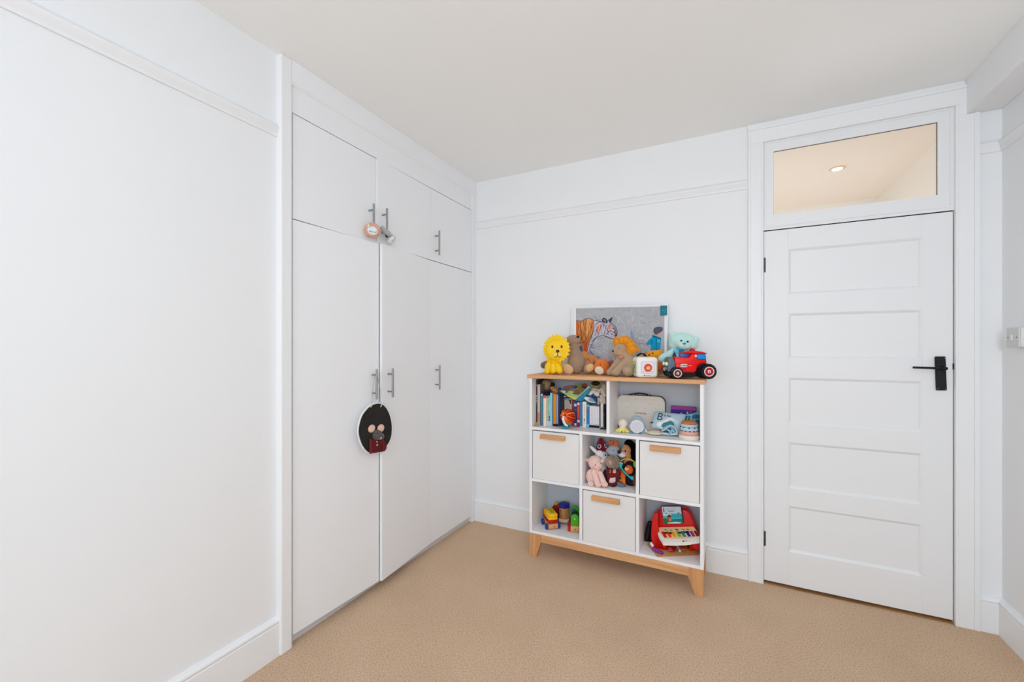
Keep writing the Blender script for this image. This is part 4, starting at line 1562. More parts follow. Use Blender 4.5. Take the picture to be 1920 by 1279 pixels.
obj('handle', bm, mat((132, 184, 200), 0.4, 0.1), t, True, 'pale turquoise handle')

t = thing('folded_cloth', 'dark navy folded cloth stuffed on top of the teal and cream books', 'cloth', (0.70, -0.2, ZB))
bm = bmesh.new()
ell(bm, (1024, 739.5), -0.205, 6.5, 3.6, 0.035, -12)
ell(bm, (1029, 737.5), -0.18, 4, 3.0, 0.03)
melt('cloth', bm, mat((34, 32, 62), 0.9, 0.2, 90), t, 0.003, 3, 0.001)

t = thing('wooden_castanet', 'brown wooden clapper lying tilted above the orange book', 'toy', (0.75, -0.2, ZB))
WDN = wood_mat('castanet_wood', (198, 128, 60), (140, 82, 36), 0, 2)
bm = bmesh.new()
ell(bm, (1039.5, 730.5), -0.215, 8.6, 3.6, 0.016, -42)
obj('shell', bm, WDN, t, True)
bm = bmesh.new()
ell(bm, (1037.8, 732.0), -0.212, 8.6, 2.0, 0.017, -42, -0.004)
obj('shell', bm, mat((226, 168, 96), 0.5, 0.1), t, True, 'lighter lower edge')
bm = bmesh.new()
ell(bm, (1036.5, 720.5), -0.19, 4.4, 3.6, 0.016, -30)
ell(bm, (1034.0, 725), -0.19, 3.2, 4.0, 0.016, -30)
obj('handle_wrap', bm, mat((24, 22, 20), 0.8, 0.2), t, True, 'black wrapping')

t = thing('straw_hat', 'tan woven hat crown behind the tall books at upper left', 'hat', (0.69, -0.12, ZB))
bm = bmesh.new()
ell(bm, (1023, 722.0), -0.125, 13, 11.0, 0.05)
obj('crown', bm, mat((176, 150, 112), 0.9, 0.15, 150, 0.6, 300), t, True)

t = thing('blue_ball', 'small blue ball on top of the books', 'ball', (0.79, -0.13, ZB))
bm = bmesh.new()
ell(bm, (1049.6, 729.3), -0.130, 3.0, 3.0, 0.0095)
obj('ball', bm, mat((44, 84, 152), 0.3, 0.05), t, True)
bm = bmesh.new()
ell(bm, (1049.8, 732.5), -0.130, 3.4, 1.5, 0.011)
obj('cup', bm, mat((30, 52, 92), 0.4, 0.05), t, True)

t = thing('knobbly_comb', 'dusty pink knobbly toy bar above the folded bib', 'toy', (0.86, -0.12, ZB))
bm = bmesh.new()
cap(bm, (1057.5, 728.2), (1073, 725.0), -0.115, 2.4, 2.4)
for k in range(4):
    ell(bm, (1060 + 3.7 * k, 725.4 - .78 * k), -0.115, 1.5, 1.4, 0.006, seg=12)
obj('bar', bm, mat((178, 108, 94), 0.7, 0.12), t, True)
for nm, p, r, c, lb in (('teal_ball', (1079.2, 724.6), 2.7, (52, 128, 150), 'small teal ball behind the green strap'), ('mustard_ball', (1088.6, 722.4), 3.6, (176, 150, 56), 'mustard yellow ball behind the green strap'),
                        ('red_ball', (1096.4, 722.6), 3.9, (178, 56, 70), 'dark red ball right of the mustard ball')):
    t = thing(nm, lb, 'ball', (0.9, -0.11, ZB))
    bm = bmesh.new()
    ell(bm, p, -0.105, r, r, 0.0115)
    obj('ball', bm, mat(c, 0.5, 0.1), t, True)
    bm = bmesh.new()
    ell(bm, (p[0], p[1] + r), -0.105, r * .9, r * .6, 0.0115)
    obj('ring', bm, mat(tuple(v * .6 for v in c), 0.5, 0.1), t, True)

t = thing('green_strap', 'lime green crossed strap over the toys above the books', 'strap', (0.9, -0.14, ZB))
bm = bmesh.new()
add_tube(bm, [V(cJ2(*p), -0.140) for p in ((200, 320), (290, 410), (370, 480), (430, 550), (480, 640), (500, 690))], 0.0032, 8)
obj('strap', bm, mat((124, 190, 60), 0.5, 0.1), t, True)
bm = bmesh.new()
add_tube(bm, [V(cJ2(*p), -0.142) for p in ((380, 430), (470, 500), (540, 560), (610, 605))], 0.0032, 8)
obj('strap', bm, mat((112, 178, 62), 0.5, 0.1), t, True)

t = thing('wooden_disc', 'round wooden disc with a peach rim inside the folded bib', 'toy', (0.9, -0.17, ZB))
P = V((1083.5, 733.5), -0.165)
Rw = basis(P) @ rx(-math.pi / 2 + .3) @ ry(.35)
bm = bmesh.new()
add_lathe(bm, [(0.019, -0.007), (0.0195, 0.0), (0.019, 0.006)], P, Rw, 28)
obj('disc', bm, mat((122, 92, 68), 0.7, 0.25, 60), t, True)
bm = bmesh.new()
add_tube(bm, [P + Rw @ Vector((0.020 * math.cos(a), 0.020 * math.sin(a), -0.004)) for a in [2 * math.pi * k / 28 for k in range(28)]], 0.0017, 6, True)
obj('rim', bm, mat((226, 160, 104), 0.5, 0.05), t, True, 'peach rim')

t = thing('folded_bib', 'mint, yellow and blue silicone bib folded on top of the books', 'bib', (0.89, -0.2, ZB))
bm = bmesh.new()


def facet(name, pts, m, d, th=0.010, bev=0.003, yy=-0.178):
    return obj(name, prism([V(p, yy, d) for p in pts], Vector((0, th, 0)), bev), m, t, True)


facet('back_panel', [(1047.0, 732.3), (1056, 731.6), (1061, 735), (1070, 738), (1084, 741), (1094, 733.5), (1101, 725.0), (1104.5, 723.2), (1106.6, 726.5), (1098, 738), (1085, 746.5), (1070, 743.5), (1056, 738.5)], mat((152, 196, 156), 0.6, 0.08, 60), 0.0)
facet('tray', [(1050, 733.5), (1058, 732), (1061, 735.5), (1056, 737)], mat((196, 206, 202), 0.6, 0.06), 0.006, 0.006)
facet('fold', [(1056, 737.6), (1070, 742.3), (1083, 744.6), (1090, 741.0), (1083, 747.5), (1077, 750.8), (1066, 744.5)], mat((208, 206, 96), 0.6, 0.1, 60), 0.008)
facet('front_panel', [(1077, 750.8), (1087, 742.6), (1099, 732.6), (1105.6, 728), (1107, 731), (1098.5, 742), (1094.2, 751.8), (1085, 752.6)], mat((44, 134, 172), 0.6, 0.12, 50), 0.012)
facet('liner', [(1063, 735.0), (1069, 732.5), (1076, 734.5), (1074, 738.5), (1066, 738)], mat((186, 182, 66), 0.6, 0.1, 60), 0.002, 0.006, 0.002)
facet('liner', [(1059, 733.5), (1063, 732.5), (1063.5, 737), (1060, 737)], mat((46, 130, 140), 0.6, 0.1, 60), 0.003, 0.006, 0.002)

t = thing('toy_steering_ring', 'mustard ring with a dark round centre under the bookcase top', 'toy', (1.02, -0.13, ZB))
P = V((1117.5, 719.3), -0.125)
Rg = basis(P)
bm = bmesh.new()
add_tube(bm, [P + Rg @ Vector((9.6 * sc(P) * math.cos(a), 0, 5.6 * sc(P) * math.sin(a))) for a in [2 * math.pi * k / 32 for k in range(32)]], 0.0022, 8, True)
obj('ring', bm, mat((196, 170, 104), 0.5, 0.08), t, True)
bm = bmesh.new()
ell(bm, (1116.5, 718.8), -0.120, 8.2, 4.2, 0.012)
obj('centre', bm, mat((34, 38, 36), 0.7, 0.3, 120), t, True, 'dark green black centre')
bm = bmesh.new()
ell(bm, (1118, 725.5), -0.125, 7.4, 2.8, 0.012, -6)
obj('base', bm, mat((190, 158, 50), 0.6, 0.15), t, True, 'mustard base')

t = thing('baby_shoe', 'blue baby shoe with a pale sole above the cream and blue books', 'shoe', (0.97, -0.19, ZB))
SB = mat((42, 84, 124), 0.8, 0.12, 120)
bm = bmesh.new()
ell(bm, (1110, 745.8), -0.165, 10.5, 4.6, 0.030, -24)
ell(bm, (1115, 749), -0.165, 6.2, 4.8, 0.030, -10)
body = melt('upper', bm, SB, t, 0.003, 4)
bm = bmesh.new()
ell(bm, (1106, 750.0), -0.195, 11.8, 4.3, 0.012, -22)
sl = obj('sole', bm, mat((206, 226, 236), 0.6, 0.05), t, True, 'pale blue sole')
bm = bmesh.new()
ell(bm, (1109.5, 750.6), -0.203, 6.4, 2.2, 0.006, -20, 0.003)
obj('sole_inset', bm, mat((112, 158, 182), 0.6, 0.08), sl, True)

t = thing('white_cloth', 'crumpled white and grey muslin cloth above the white paperbacks', 'cloth', (1.02, -0.18, ZB))
bm = bmesh.new()
ell(bm, (1112, 734), -0.165, 7, 4.2, 0.026, 20)
ell(bm, (1120, 738), -0.18, 6.5, 5.6, 0.026, -30)
ell(bm, (1116, 730), -0.15, 8, 3.0, 0.026, -5)
ell(bm, (1107.5, 738.5), -0.17, 3.5, 3.0, 0.022)
cap(bm, (1123, 732), (1128, 741), -0.175, 3.0, 2.6)
cap(bm, (1105, 740), (1113, 735), -0.18, 2.2, 2.0)
melt('cloth', bm, mat((208, 212, 210), 0.9, 0.08, 60, 0.4, 200), t, 0.003, 2, 0.002)
bm = bmesh.new()
ell(bm, (1125.2, 738.8), -0.208, 1.7, 2.4, 0.004)
obj('clip', bm, mat((86, 90, 82), 0.6), t, True)

t = thing('beige_bag', 'soft beige cloth bag squeezed in the right end of the book shelf', 'bag', (1.07, -0.17, SZ))
BG = mat((196, 184, 168), 0.9, 0.10, 70, 0.4, 200)
bm = bmesh.new()
ell(bm, (1130.5, 735), -0.160, 7.5, 12.5, 0.036, -8)
ell(bm, (1133, 727), -0.150, 5.0, 8, 0.032)
ell(bm, (1129, 748), -0.180, 6.0, 8.5, 0.030, -20)
cap(bm, (1124, 738), (1133, 750), -0.195, 2.4, 2.4)
cap(bm, (1128, 729), (1135, 742), -0.190, 2.2, 2.2)
ell(bm, (1133, 753), -0.180, 3.6, 5.5, 0.026)
melt('bag', bm, BG, t, 0.0033, 3, 0.0016)
bm = bmesh.new()
cap(bm, (1122.2, 747), (1122.0, 757.5), -0.188, 1.9, 1.7)
obj('toggle', bm, mat((176, 170, 178), 0.8), t, True)

_prev[0] = at(1125.6, 780, -0.19).x
book('cream cloth bound notebook right of the white paperbacks', 1126.2, 1131.0, 756, -0.188, (222, 218, 210), None, 0.12, [(0.0, 0.05, (60, 60, 62), 0.1)])
t = thing('black_straps', 'tangle of black webbing straps hanging at the right end of the shelf', 'straps', (1.08, -0.2, SZ))
bm = bmesh.new()
rnd = random.Random(9)
for k in range(3):
    x = 1133.3 + k * 1.25
    pts = [V((x + rnd.uniform(-.6, .6), 756 + q * 6.6), -0.205 + 0.008 * k) for q in range(8)]
    add_tube(bm, pts, 0.0048, 8)
obj('strap', bm, mat((30, 30, 34), 0.8, 0.3, 200), t, True)
bm = bmesh.new()
for k in range(9):
    P = V((1126 + k * 1.1, 801.0 + 1.6 * math.sin(k * 1.7)), -0.215 + 0.01 * math.sin(k))
    add_ell(bm, P, (0.0038, 0.0038, 0.003), seg=8, rings=6)
obj('buckle', bm, mat((34, 34, 36), 0.5, 0.3, 200), t, True)
settle(t, SZ)

# orange pleated fan ball on a teal foot
t = thing('fan_ball', 'orange and red pleated ball toy with a white crescent on a teal foot', 'toy', (0.85, -0.27, SZ))
P = at(1064.8, 780.8, -0.262)
s = sc(P)
B3 = basis(P)
R0 = 13.6 * s
axis0 = (B3.col[0] * -0.42 + B3.col[1] * -0.86 + B3.col[2] * 0.28).normalized()
uu = axis0.cross(Vector((0, 0, 1))).normalized()
vv = axis0.cross(uu)
cols = [mat((238, 104, 24), 0.6, 0.08), mat((206, 52, 26), 0.6, 0.08)]
bm = bmesh.new()
add_ell(bm, P, (R0 * .86,) * 3, seg=28, rings=18)
cb_ = obj('core', bm, mat((176, 34, 26), 0.7, 0.1), t, True)
for k in range(17):
    a = 2 * math.pi * k / 17
    rad = uu * math.cos(a) + vv * math.sin(a)
    nrm = axis0.cross(rad)
    ring = []
    m = 12
    for q in range(m + 1):
        b = math.pi * (0.06 + 0.90 * q / m)
        ring.append(P + (axis0 * math.cos(b) + rad * math.sin(b)) * R0 * 1.06)
    inner = [P + (x - P) * 0.70 for x in ring]
    bm = bmesh.new()
    add_prism(bm, [x - nrm * 0.0030 for x in ring + inner[::-1]], nrm * 0.0060)
    obj('pleat', bm, cols[k % 2] if k % 5 else mat((246, 150, 60), 0.6, 0.08), t, False)
bm = bmesh.new()
pc = [(1056.6, 780.2), (1056.2, 786), (1057.6, 792), (1060.6, 796.6), (1064.2, 799.3)]
n = 3.0
pts = [V(p, -0.262, R0 * 1.02) for p in pc]
add_tube(bm, pts, [0.0078, 0.0088, 0.0088, 0.0080, 0.0050], 12)
obj('crescent', bm, mat((222, 224, 230), 0.4, 0.04), t, True, 'white crescent')
bm = bmesh.new()
Pf = onz(1062.0, 802.0, SZ)
add_lathe(bm, [(0.021, 0.0), (0.0285, 0.003), (0.0295, 0.008), (0.027, 0.0125), (0.016, 0.0145), (0.0006, 0.0145)], (Pf.x, -0.262, SZ), None, 36)
obj('foot', bm, mat((24, 160, 184), 0.4, 0.05), t, True, 'teal foot')

# ================================================================ upper right compartment
# ---- suitcase
t = thing('toy_suitcase', 'cream childrens suitcase with dark sides and a name on the lid', 'suitcase', (1.27, -0.09, SZ))
yc = -0.098
TLc, TRc = cF(250, 375), cF(1070, 405)
A = at(1157.4, 790, yc)
Bx = at(1247.0, 790, yc)
zt = at(1200, 742.2, yc).z
w_, h_ = Bx.x - A.x, zt - SZ - 0.001
cx_, cz_ = (A.x + Bx.x) / 2, SZ + 0.001 + h_ / 2
Mc = facing((cx_, yc, cz_), (0, -1, 0))
rr = 0.040
bm = bmesh.new()
add_prism(bm, [Mc @ Vector((a, b, 0.002)) for a, b in rsq(w_ / 2, h_ / 2, rr, 8)], Vector((0, 0.052, 0)))
obj('side_wall', bm, mat((66, 68, 72), 0.5, 0.06), t, True, 'dark grey side wall')
bm = bmesh.new()
add_prism(bm, [Mc @ Vector((a, b, 0.004)) for a, b in rsq(w_ / 2, h_ / 2, rr, 8)], Vector((0, 0.008, 0)))
bmesh.ops.recalc_face_normals(bm, faces=bm.faces)
obj('lid', bm, mat((212, 207, 198), 0.55, 0.02, 30), t, True)
bm = bmesh.new()
add_tube(bm, [Mc @ Vector((a, b, 0.0035)) for a, b in rsq(w_ / 2, h_ / 2, rr, 8)], 0.0018, 6, True)
obj('rim_stitching', bm, mat((150, 148, 142), 0.6, 0.05), t, True)
bm = bmesh.new()
hp = [(-0.075, h_ / 2 + 0.001), (-0.045, h_ / 2 + 0.008), (-0.02, h_ / 2 + 0.0125), (0.01, h_ / 2 + 0.0125), (0.035, h_ / 2 + 0.008), (0.062, h_ / 2 + 0.001)]
add_tube(bm, [Mc @ Vector((a, b, -0.020)) for a, b in hp], 0.0048, 10)
obj('handle', bm, mat((48, 46, 48), 0.5, 0.05), t, True, 'dark handle')
for a in (-0.045, 0.047):
    bm = bmesh.new()
    add_ell(bm, Mc @ Vector((a, h_ / 2 + 0.006, -0.012)), (0.004, 0.004, 0.004), seg=10, rings=8)
    obj('stud', bm, mat((190, 190, 190), 0.3, metal=0.8), t, True, 'metal stud')
tb = text_bm('Levantia', 0.0205, facing(V(cF(652, 680), yc, 0.0), (0, -1, 0), -0.05) @ Matrix.Translation((0, 0, 0.0045)), 0.0003, 0.0002)
obj('name_lettering', tb, mat((168, 96, 78), 0.6, 0.05), t, False, 'brown name lettering')
rnd = random.Random(11)
for k, (x, y_) in enumerate([(310, 425), (425, 425), (570, 440), (735, 450), (880, 455), (340, 510), (495, 520), (655, 525), (800, 530), (960, 545), (275, 575), (420, 590), (575, 598), (735, 605), (1035, 630),
                             (350, 665), (495, 670), (810, 685), (275, 720), (735, 760), (800, 850), (905, 600), (730, 915)]):
    bm = bmesh.new()
    P = at(*cF(x, y_), yc - 0.0048)
    a = rnd.uniform(0, 3.1)
    for q in (-1, 0, 1):
        dx, dz = math.cos(a + q * .9) * .0026, math.sin(a + q * .9) * .0026
        add_tube(bm, [P + Vector((-dx, 0, -dz)) * .6, P + Vector((dx, 0, dz))], 0.0007, 5)
    obj('animal_print', bm, mat((158, 154, 146), 0.7, 0.1), t)

# ---- pale octopus bath toy
y = -0.222
t = thing('octopus_toy', 'pale octopus bath toy with yellow tentacles at the left of the shelf', 'toy octopus', (1.18, y, SZ))
PO = mat((228, 216, 206), 0.5, 0.04, 60)
bm = bmesh.new()
ell(bm, cF(352, 835), y, 8.8, 8.8, 0.027)
ell(bm, cF(345, 900), y, 6.6, 4.5, 0.022)
body = melt('head', bm, PO, t, 0.003, 3)
P = V(cF(345, 935), y)
for k in range(8):
    a = 2 * math.pi * (k + .5) / 8
    d = Vector((math.cos(a), math.sin(a), 0))
    pts = [P + d * 0.010 + Vector((0, 0, .004)), P + d * 0.022 + Vector((0, 0, -0.006)), P + d * 0.032 + Vector((0, 0, -0.012)), P + d * 0.040 + Vector((0, 0, -0.009))]
    bm = bmesh.new()
    add_tube(bm, pts, [0.0105, 0.0095, 0.0070, 0.0040], 10)
    add_ell(bm, pts[-1], (.0042,) * 3, seg=8, rings=6)
    obj('tentacle', bm, mat((240, 226, 130), 0.45, 0.05), t, True, 'yellow tentacle')
for p in (cF(290, 880), cF(415, 880)):
    bm = bmesh.new()
    spot(bm, body, p, 1.8, 1.8, 0.002)
    obj('cheek', bm, mat((206, 170, 150), 0.6), t, True)
settle(t, SZ)

# ---- blue and white night-light speaker
y = -0.235
t = thing('night_light', 'small round white speaker in a blue carrying frame', 'speaker', (1.26, y, SZ))
P = V(cF(588, 925), y)
s = sc(P)
Rn = basis(P)
BLU = mat((136, 172, 200), 0.45, 0.04)
Rl = Rn @ rx(math.pi / 2)
bm = bmesh.new()
r1 = 12.6 * s
add_lathe(bm, [(r1 * .80, -0.020), (r1, -0.012), (r1, 0.010), (r1 * .93, 0.0145), (r1 * .86, 0.0145)], P, Rl, 40)
obj('body', bm, mat((226, 228, 234), 0.4, 0.02), t, True)
bm = bmesh.new()
add_lathe(bm, [(r1 * .84, 0.0138), (r1 * .84, 0.0152), (r1 * .4, 0.0156), (0.0005, 0.0156)], P, Rl, 36)
obj('grille', bm, mat((204, 204, 214), 0.6, 0.06, 300), t, True, 'pale lilac grille')
bm = bmesh.new()
arc = []
for k in range(24):
    a = D(-28 + 236 * k / 23)
    arc.append(P + Rn @ Vector((13.2 * s * math.cos(a), 0.0, (12.6 if math.sin(a) < 0 else 19.0) * s * math.sin(a))))
add_tube(bm, arc, 0.0042, 10)
obj('carry_frame', bm, BLU, t, True, 'blue carrying frame')
bm = bmesh.new()
ell(bm, cF(575, 830), y, 6.5, 3.0, 0.010, 5, -0.006)
obj('button_panel', bm, mat((204, 184, 182), 0.5, 0.05), t, True, 'pinkish button panel')
bm = bmesh.new()
ell(bm, cF(548, 826), y, 1.5, 1.1, 0.004, 0, 0.008)
ell(bm, cF(600, 830), y, 2.0, 0.9, 0.004, 0, 0.008)
obj('button', bm, mat((120, 100, 104), 0.5), t, True)
for p in (cF(495, 1020), cF(640, 1030)):
    bm = bmesh.new()
    ell(bm, p, y, 3.4, 2.4, 0.014, -35 if p[0] < 1190 else 20, 0.0)
    obj('foot', bm, mat((96, 140, 178), 0.5), t, True, 'blue foot')
settle(t, SZ)

# ---- baby hairbrush with a cream oval head
t = thing('baby_brush', 'cream oval baby hairbrush with a white handle lying on the shelf', 'brush', (1.36, -0.225, SZ))
P = onz(*cF(885, 1035), SZ + 0.010)
P.y = max(P.y, -0.262)
bm = bmesh.new()
Ro = rz(D(12))
add_ell(bm, Vector((P.x, -0.222, SZ + 0.013)), (0.046, 0.036, 0.0125), Ro, 32, 16)
hd = obj('head', bm, mat((214, 204, 184), 0.55, 0.05, 60), t, True)
bm = bmesh.new()
add_ell(bm, Vector((P.x, -0.222, SZ + 0.0195)), (0.036, 0.027, 0.008), Ro, 32, 12)
obj('bristle_bed', bm, mat((222, 206, 182), 0.8, 0.12, 300, 0.5, 500), hd, True)
bm = bmesh.new()
q0 = Vector((P.x - 0.043, -0.225, SZ + 0.012))
q1 = V(cF(655, 850), -0.200)
add_tube(bm, [q0, q0.lerp(q1, .15), q0.lerp(q1, .3), q1], [0.0062, 0.0062, 0.0036, 0.0030], 10)
add_ell(bm, q1, (.0032,) * 3, seg=10, rings=6)
obj('handle', bm, mat((232, 228, 216), 0.4, 0.03), t, True, 'white handle')

# ---- printed cushion book with the letter B
y = -0.150
t = thing('letter_cushion', 'pale blue letter B cloth cushion with a bear in waves and loose ribbons', 'cushion', (1.40, y, SZ))


def pillow(name, corners, y0, thick, m, nu=18, nv=14, parent=None):
    c = [Vector(V(p, y0, d)) for p, d in corners]   # tl, tr, br, bl
    nrm = (c[1] - c[0]).cross(c[3] - c[0]).normalized()
    if nrm.dot(EYE - c[0]) < 0:
        nrm = -nrm
    bm = bmesh.new()
    g = {}
    for side in (1, -1):
        for i in range(nu + 1):
            for j in range(nv + 1):
                u, v = i / nu, j / nv
                p = (c[0].lerp(c[1], u)).lerp(c[3].lerp(c[2], u), v)
                e = (4 * u * (1 - u)) * (4 * v * (1 - v))
                b = max(e, 0) ** 0.42 * thick
                pinch = 0.05 * (1 - abs(2 * u - 1)) * (v - .5) * -1 * (1 - e)
                p = p + (c[3] - c[0]) * pinch * 0.5
                if side < 0 and (i in (0, nu) or j in (0, nv)):
                    g[(side, i, j)] = g[(1, i, j)]
                else:
                    g[(side, i, j)] = bm.verts.new(p + nrm * b * side)
    for side in (1, -1):
        for i in range(nu):
            for j in range(nv):
                f = [g[(side, i, j)], g[(side, i + 1, j)], g[(side, i + 1, j + 1)], g[(side, i, j + 1)]]
                if len(set(f)) == 4:
                    bm.faces.new(f)
    return obj(name, bm, m, parent, True), nrm


CUS = mat((176, 200, 214), 0.9, 0.05, 40, 0.3, 400)
cus, cn = pillow('cushion', [(cF(890, 655), -0.01), (cF(1425, 705), 0.0), (cF(1355, 1055), 0.055), (cF(825, 925), 0.045)], y, 0.022, CUS, parent=t)
cL = CR(1205, 755, 18.27)


def decal(name, pts, m, body, lift=0.0012, parent=None):
    """flat print lying on a cushion: a thin patch that follows its surface"""
    bv = tree_of(body)
    bm = bmesh.new()
    vs = []
    for p in pts:
        loc, n = hit(bv, p)
        vs.append(bm.verts.new(loc + n * lift))
    f = bm.faces.new(vs)
    bmesh.ops.triangulate(bm, faces=[f])
    bmesh.ops.subdivide_edges(bm, edges=list(bm.edges), cuts=2, use_grid_fill=True)
    for v in bm.verts:
        loc, n, i, d = bv.find_nearest(v.co)
        if n.dot(EYE - loc) < 0:
            n = -n
        v.co = loc + n * lift
    return obj(name, bm, m, parent or t, True)


def smooth_pts(fn, pts):
    return [fn(x, y_) for x, y_ in pts]


decal('print_cloud', smooth_pts(cL, [(480, 760), (520, 690), (640, 660), (760, 600), (900, 530), (1000, 525), (1100, 580), (1090, 650), (1010, 640), (940, 600), (860, 650), (760, 690), (690, 760), (660, 850), (700, 890), (640, 900), (520, 840)]), mat((226, 226, 224), 0.9, 0.05), cus, 0.0010)
decal('print_cloud', smooth_pts(cL, [(1100, 600), (1180, 610), (1240, 680), (1200, 740), (1100, 720), (1080, 660)]), mat((196, 214, 216), 0.9, 0.05), cus, 0.0010)
decal('print_wave', smooth_pts(cL, [(640, 830), (660, 760), (720, 700), (800, 690), (900, 650), (980, 640), (1060, 700), (1090, 800), (1050, 830), (940, 760), (850, 790), (760, 840), (690, 860)]), mat((58, 128, 138), 0.9, 0.12, 80), cus, 0.0016)
decal('print_wave', smooth_pts(cL, [(650, 960), (760, 910), (880, 880), (960, 860), (980, 940), (920, 1000), (820, 1010), (700, 1010)]), mat((52, 104, 122), 0.9, 0.2, 80), cus, 0.0014)
pb, nb = hit(cus, cL(597, 505))
Mb = facing(pb, nb, -0.10)
obj('letter', text_bm('B', 0.066, Mb @ Matrix.Translation((0, 0, 0.0022)), 0.0008, -0.0006), NAVY, t, False, 'navy letter B')
pb, nb = hit(cus, cL(855, 470))
obj('lettering', text_bm('is for', 0.019, facing(pb, nb, -0.05) @ Matrix.Translation((0, 0, 0.0016)), 0.0006, 0.0001), NAVY, t, False, 'navy script')
bm = bmesh.new()
P = V(cL(310, 690), y, 0.045)
add_box(bm, P - Vector((.006, .001, .004)), P + Vector((.006, .001, .004)), 0.0005)
obj('side_label', bm, mat((26, 26, 30), 0.7), t, False, 'black side label')
RIB = [mat((168, 198, 210), 0.8, 0.1), mat((138, 178, 198), 0.8, 0.1), mat((200, 216, 222), 0.8, 0.05)]
for k, pts in enumerate(([(650, 985), (780, 920), (880, 830), (960, 790), (1060, 830), (1140, 910), (1180, 1000), (1160, 1080)], [(880, 1130), (960, 1030), (1050, 930)], [(680, 1060), (820, 1080), (960, 1100), (1100, 1090), (1200, 1085)],
                         [(860, 930), (930, 1000), (1000, 1090)], [(1040, 940), (1090, 1030), (1150, 1100)])):
    bm = bmesh.new()
    add_tube(bm, [V(cL(*p), -0.222 + .004 * k, 0.004 * k) for p in pts], (0.0056, 0.0085, 0.006, 0.005, 0.006)[k], 8)
    obj('ribbon', bm, RIB[k % 3], t, True, 'blue ribbon')
settle(t, SZ)

# ---- second, darker cushion behind the rings
y = -0.115
t = thing('teal_cushion', 'teal blue printed cloth cushion behind the stacking rings', 'cushion', (1.55, y, SZ))
c2, n2 = pillow('cushion', [(cF(1395, 700), 0.0), (cF(1652, 640), 0.0), (cF(1652, 1010), 0.03), (cF(1370, 1040), 0.03)], y, 0.020, mat((108, 170, 186), 0.9, 0.10, 40, 0.3, 400), parent=t)
cM = CR(1255, 755, 15.98)
for pts in ([(440, 590), (490, 500), (520, 390), (600, 380), (590, 480), (570, 590)],):
    bm = bmesh.new()
    bv = tree_of(c2)
    q = [(lambda r: r[0] + r[1] * .001)(hit(bv, cM(*p))) for p in pts]
    add_tube(bm, q, 0.0034, 6)
    obj('letter', bm, mat((38, 84, 108), 0.8), t, True, 'dark teal letter')
for pts in ([(680, 400), (720, 350), (800, 330), (880, 360), (880, 440), (800, 470), (740, 450), (700, 490)], [(740, 540), (800, 500), (880, 500), (890, 580), (800, 600)]):
    decal('print_scribble', smooth_pts(cM, pts), mat((48, 100, 126), 0.9, 0.2, 120), c2, 0.0012)
decal('print_cloud', smooth_pts(cM, [(480, 380), (520, 345), (640, 330), (700, 350), (640, 370), (560, 375)]), mat((160, 206, 212), 0.9, 0.05), c2, 0.0012)
settle(t, SZ)

# ---- purple boxed game standing behind
t = thing('purple_box', 'purple and magenta boxed game standing behind the two cushions', 'box', (1.50, -0.07, SZ))
A, B = at(*cF(1170, 600), -0.085), at(*cF(1598, 600), -0.085)
zt = at(*cF(1400, 622), -0.085).z
obj('box', box((A.x, -0.085, SZ), (B.x, -0.050, zt - 0.0), 0.002), mat((46, 22, 128), 0.35, 0.06, 30), t)
obj('box_top_band', box((A.x - .0005, -0.0875, zt - 0.004), (B.x + .0005, -0.0495, zt + at(1280, 762.5, -0.085).z - at(1280, 768, -0.085).z), 0.0025), mat((146, 44, 136), 0.3, 0.10, 30), t, False, 'magenta top band')
for pts, c in (([(1322, 706), (1332, 676), (1342, 692), (1352, 668), (1362, 682), (1366, 710)], (188, 204, 226)), ([(1236, 690), (1240, 656), (1246, 690)], (92, 84, 190)), ([(1430, 690), (1452, 650), (1475, 700)], (150, 200, 214)), ([(1484, 660), (1510, 645), (1520, 680)], (170, 80, 140))):
    obj('box_print', prism([at(*cF(*p), -0.0856) for p in pts], (0, 0.0012, 0)), mat(c, 0.4, 0.05), t)

# ---- stacking rings
t = thing('stacking_rings', 'stack of pastel wooden rings with an orange cap at the right end', 'stacking toy', (1.55, -0.235, SZ))
cxr, cyr = at(1292.2, 815, -0.235).x, -0.235
s = sc(Vector((cxr, cyr, SZ)))
zr = SZ
for r, hgt, rgb, nm in ((18.4, .0235, (232, 222, 206), 'cream ring'), (16.8, .0215, (216, 166, 152), 'pink ring'), (15.9, .0215, (182, 206, 222), 'sky blue ring'), (15.6, .0175, (180, 196, 198), 'grey blue ring')):
    r *= s
    bm = bmesh.new()
    add_lathe(bm, [(r * .6, 0), (r * .95, 0.0004), (r, hgt * .25), (r, hgt * .65), (r * .95, hgt * .97), (r * .6, hgt)], (cxr, cyr, zr), None, 44)
    rg = obj('ring', bm, mat(rgb, 0.5, 0.05, 40), t, True, nm)
    if nm == 'sky blue ring':
        for lvl, cnt in ((0.0015, 13), (hgt - .001, 10)):
            for k in range(cnt):
                a = 2 * math.pi * (k + .3 * lvl * 100) / cnt
                bm = bmesh.new()
                add_ell(bm, Vector((cxr + r * .99 * math.cos(a), cyr + r * .99 * math.sin(a), zr + lvl)), (.0055, .0035, .0028), rz(a + math.pi / 2), 10, 6)
                obj('notch', bm, mat((40, 54, 72), 0.6), rg, True)
    zr += hgt
bm = bmesh.new()
r = 13.4 * s
add_lathe(bm, [(r * .6, 0), (r * .97, 0.001), (r, 0.005), (r * .95, 0.010), (r * .7, 0.0145), (r * .3, 0.0165), (0.0005, 0.017)], (cxr, cyr, zr), None, 40)
obj('cap', bm, wood_mat('orange_cap', (212, 132, 72), (176, 96, 48), 0, 1.5), t, True, 'orange wooden cap')

# ================================================================ middle compartment: heap of soft toys
cG = CR(1080, 800, 9.838)
MZ = 0.496


def gp(x, y_):
    return cG(x, y_)


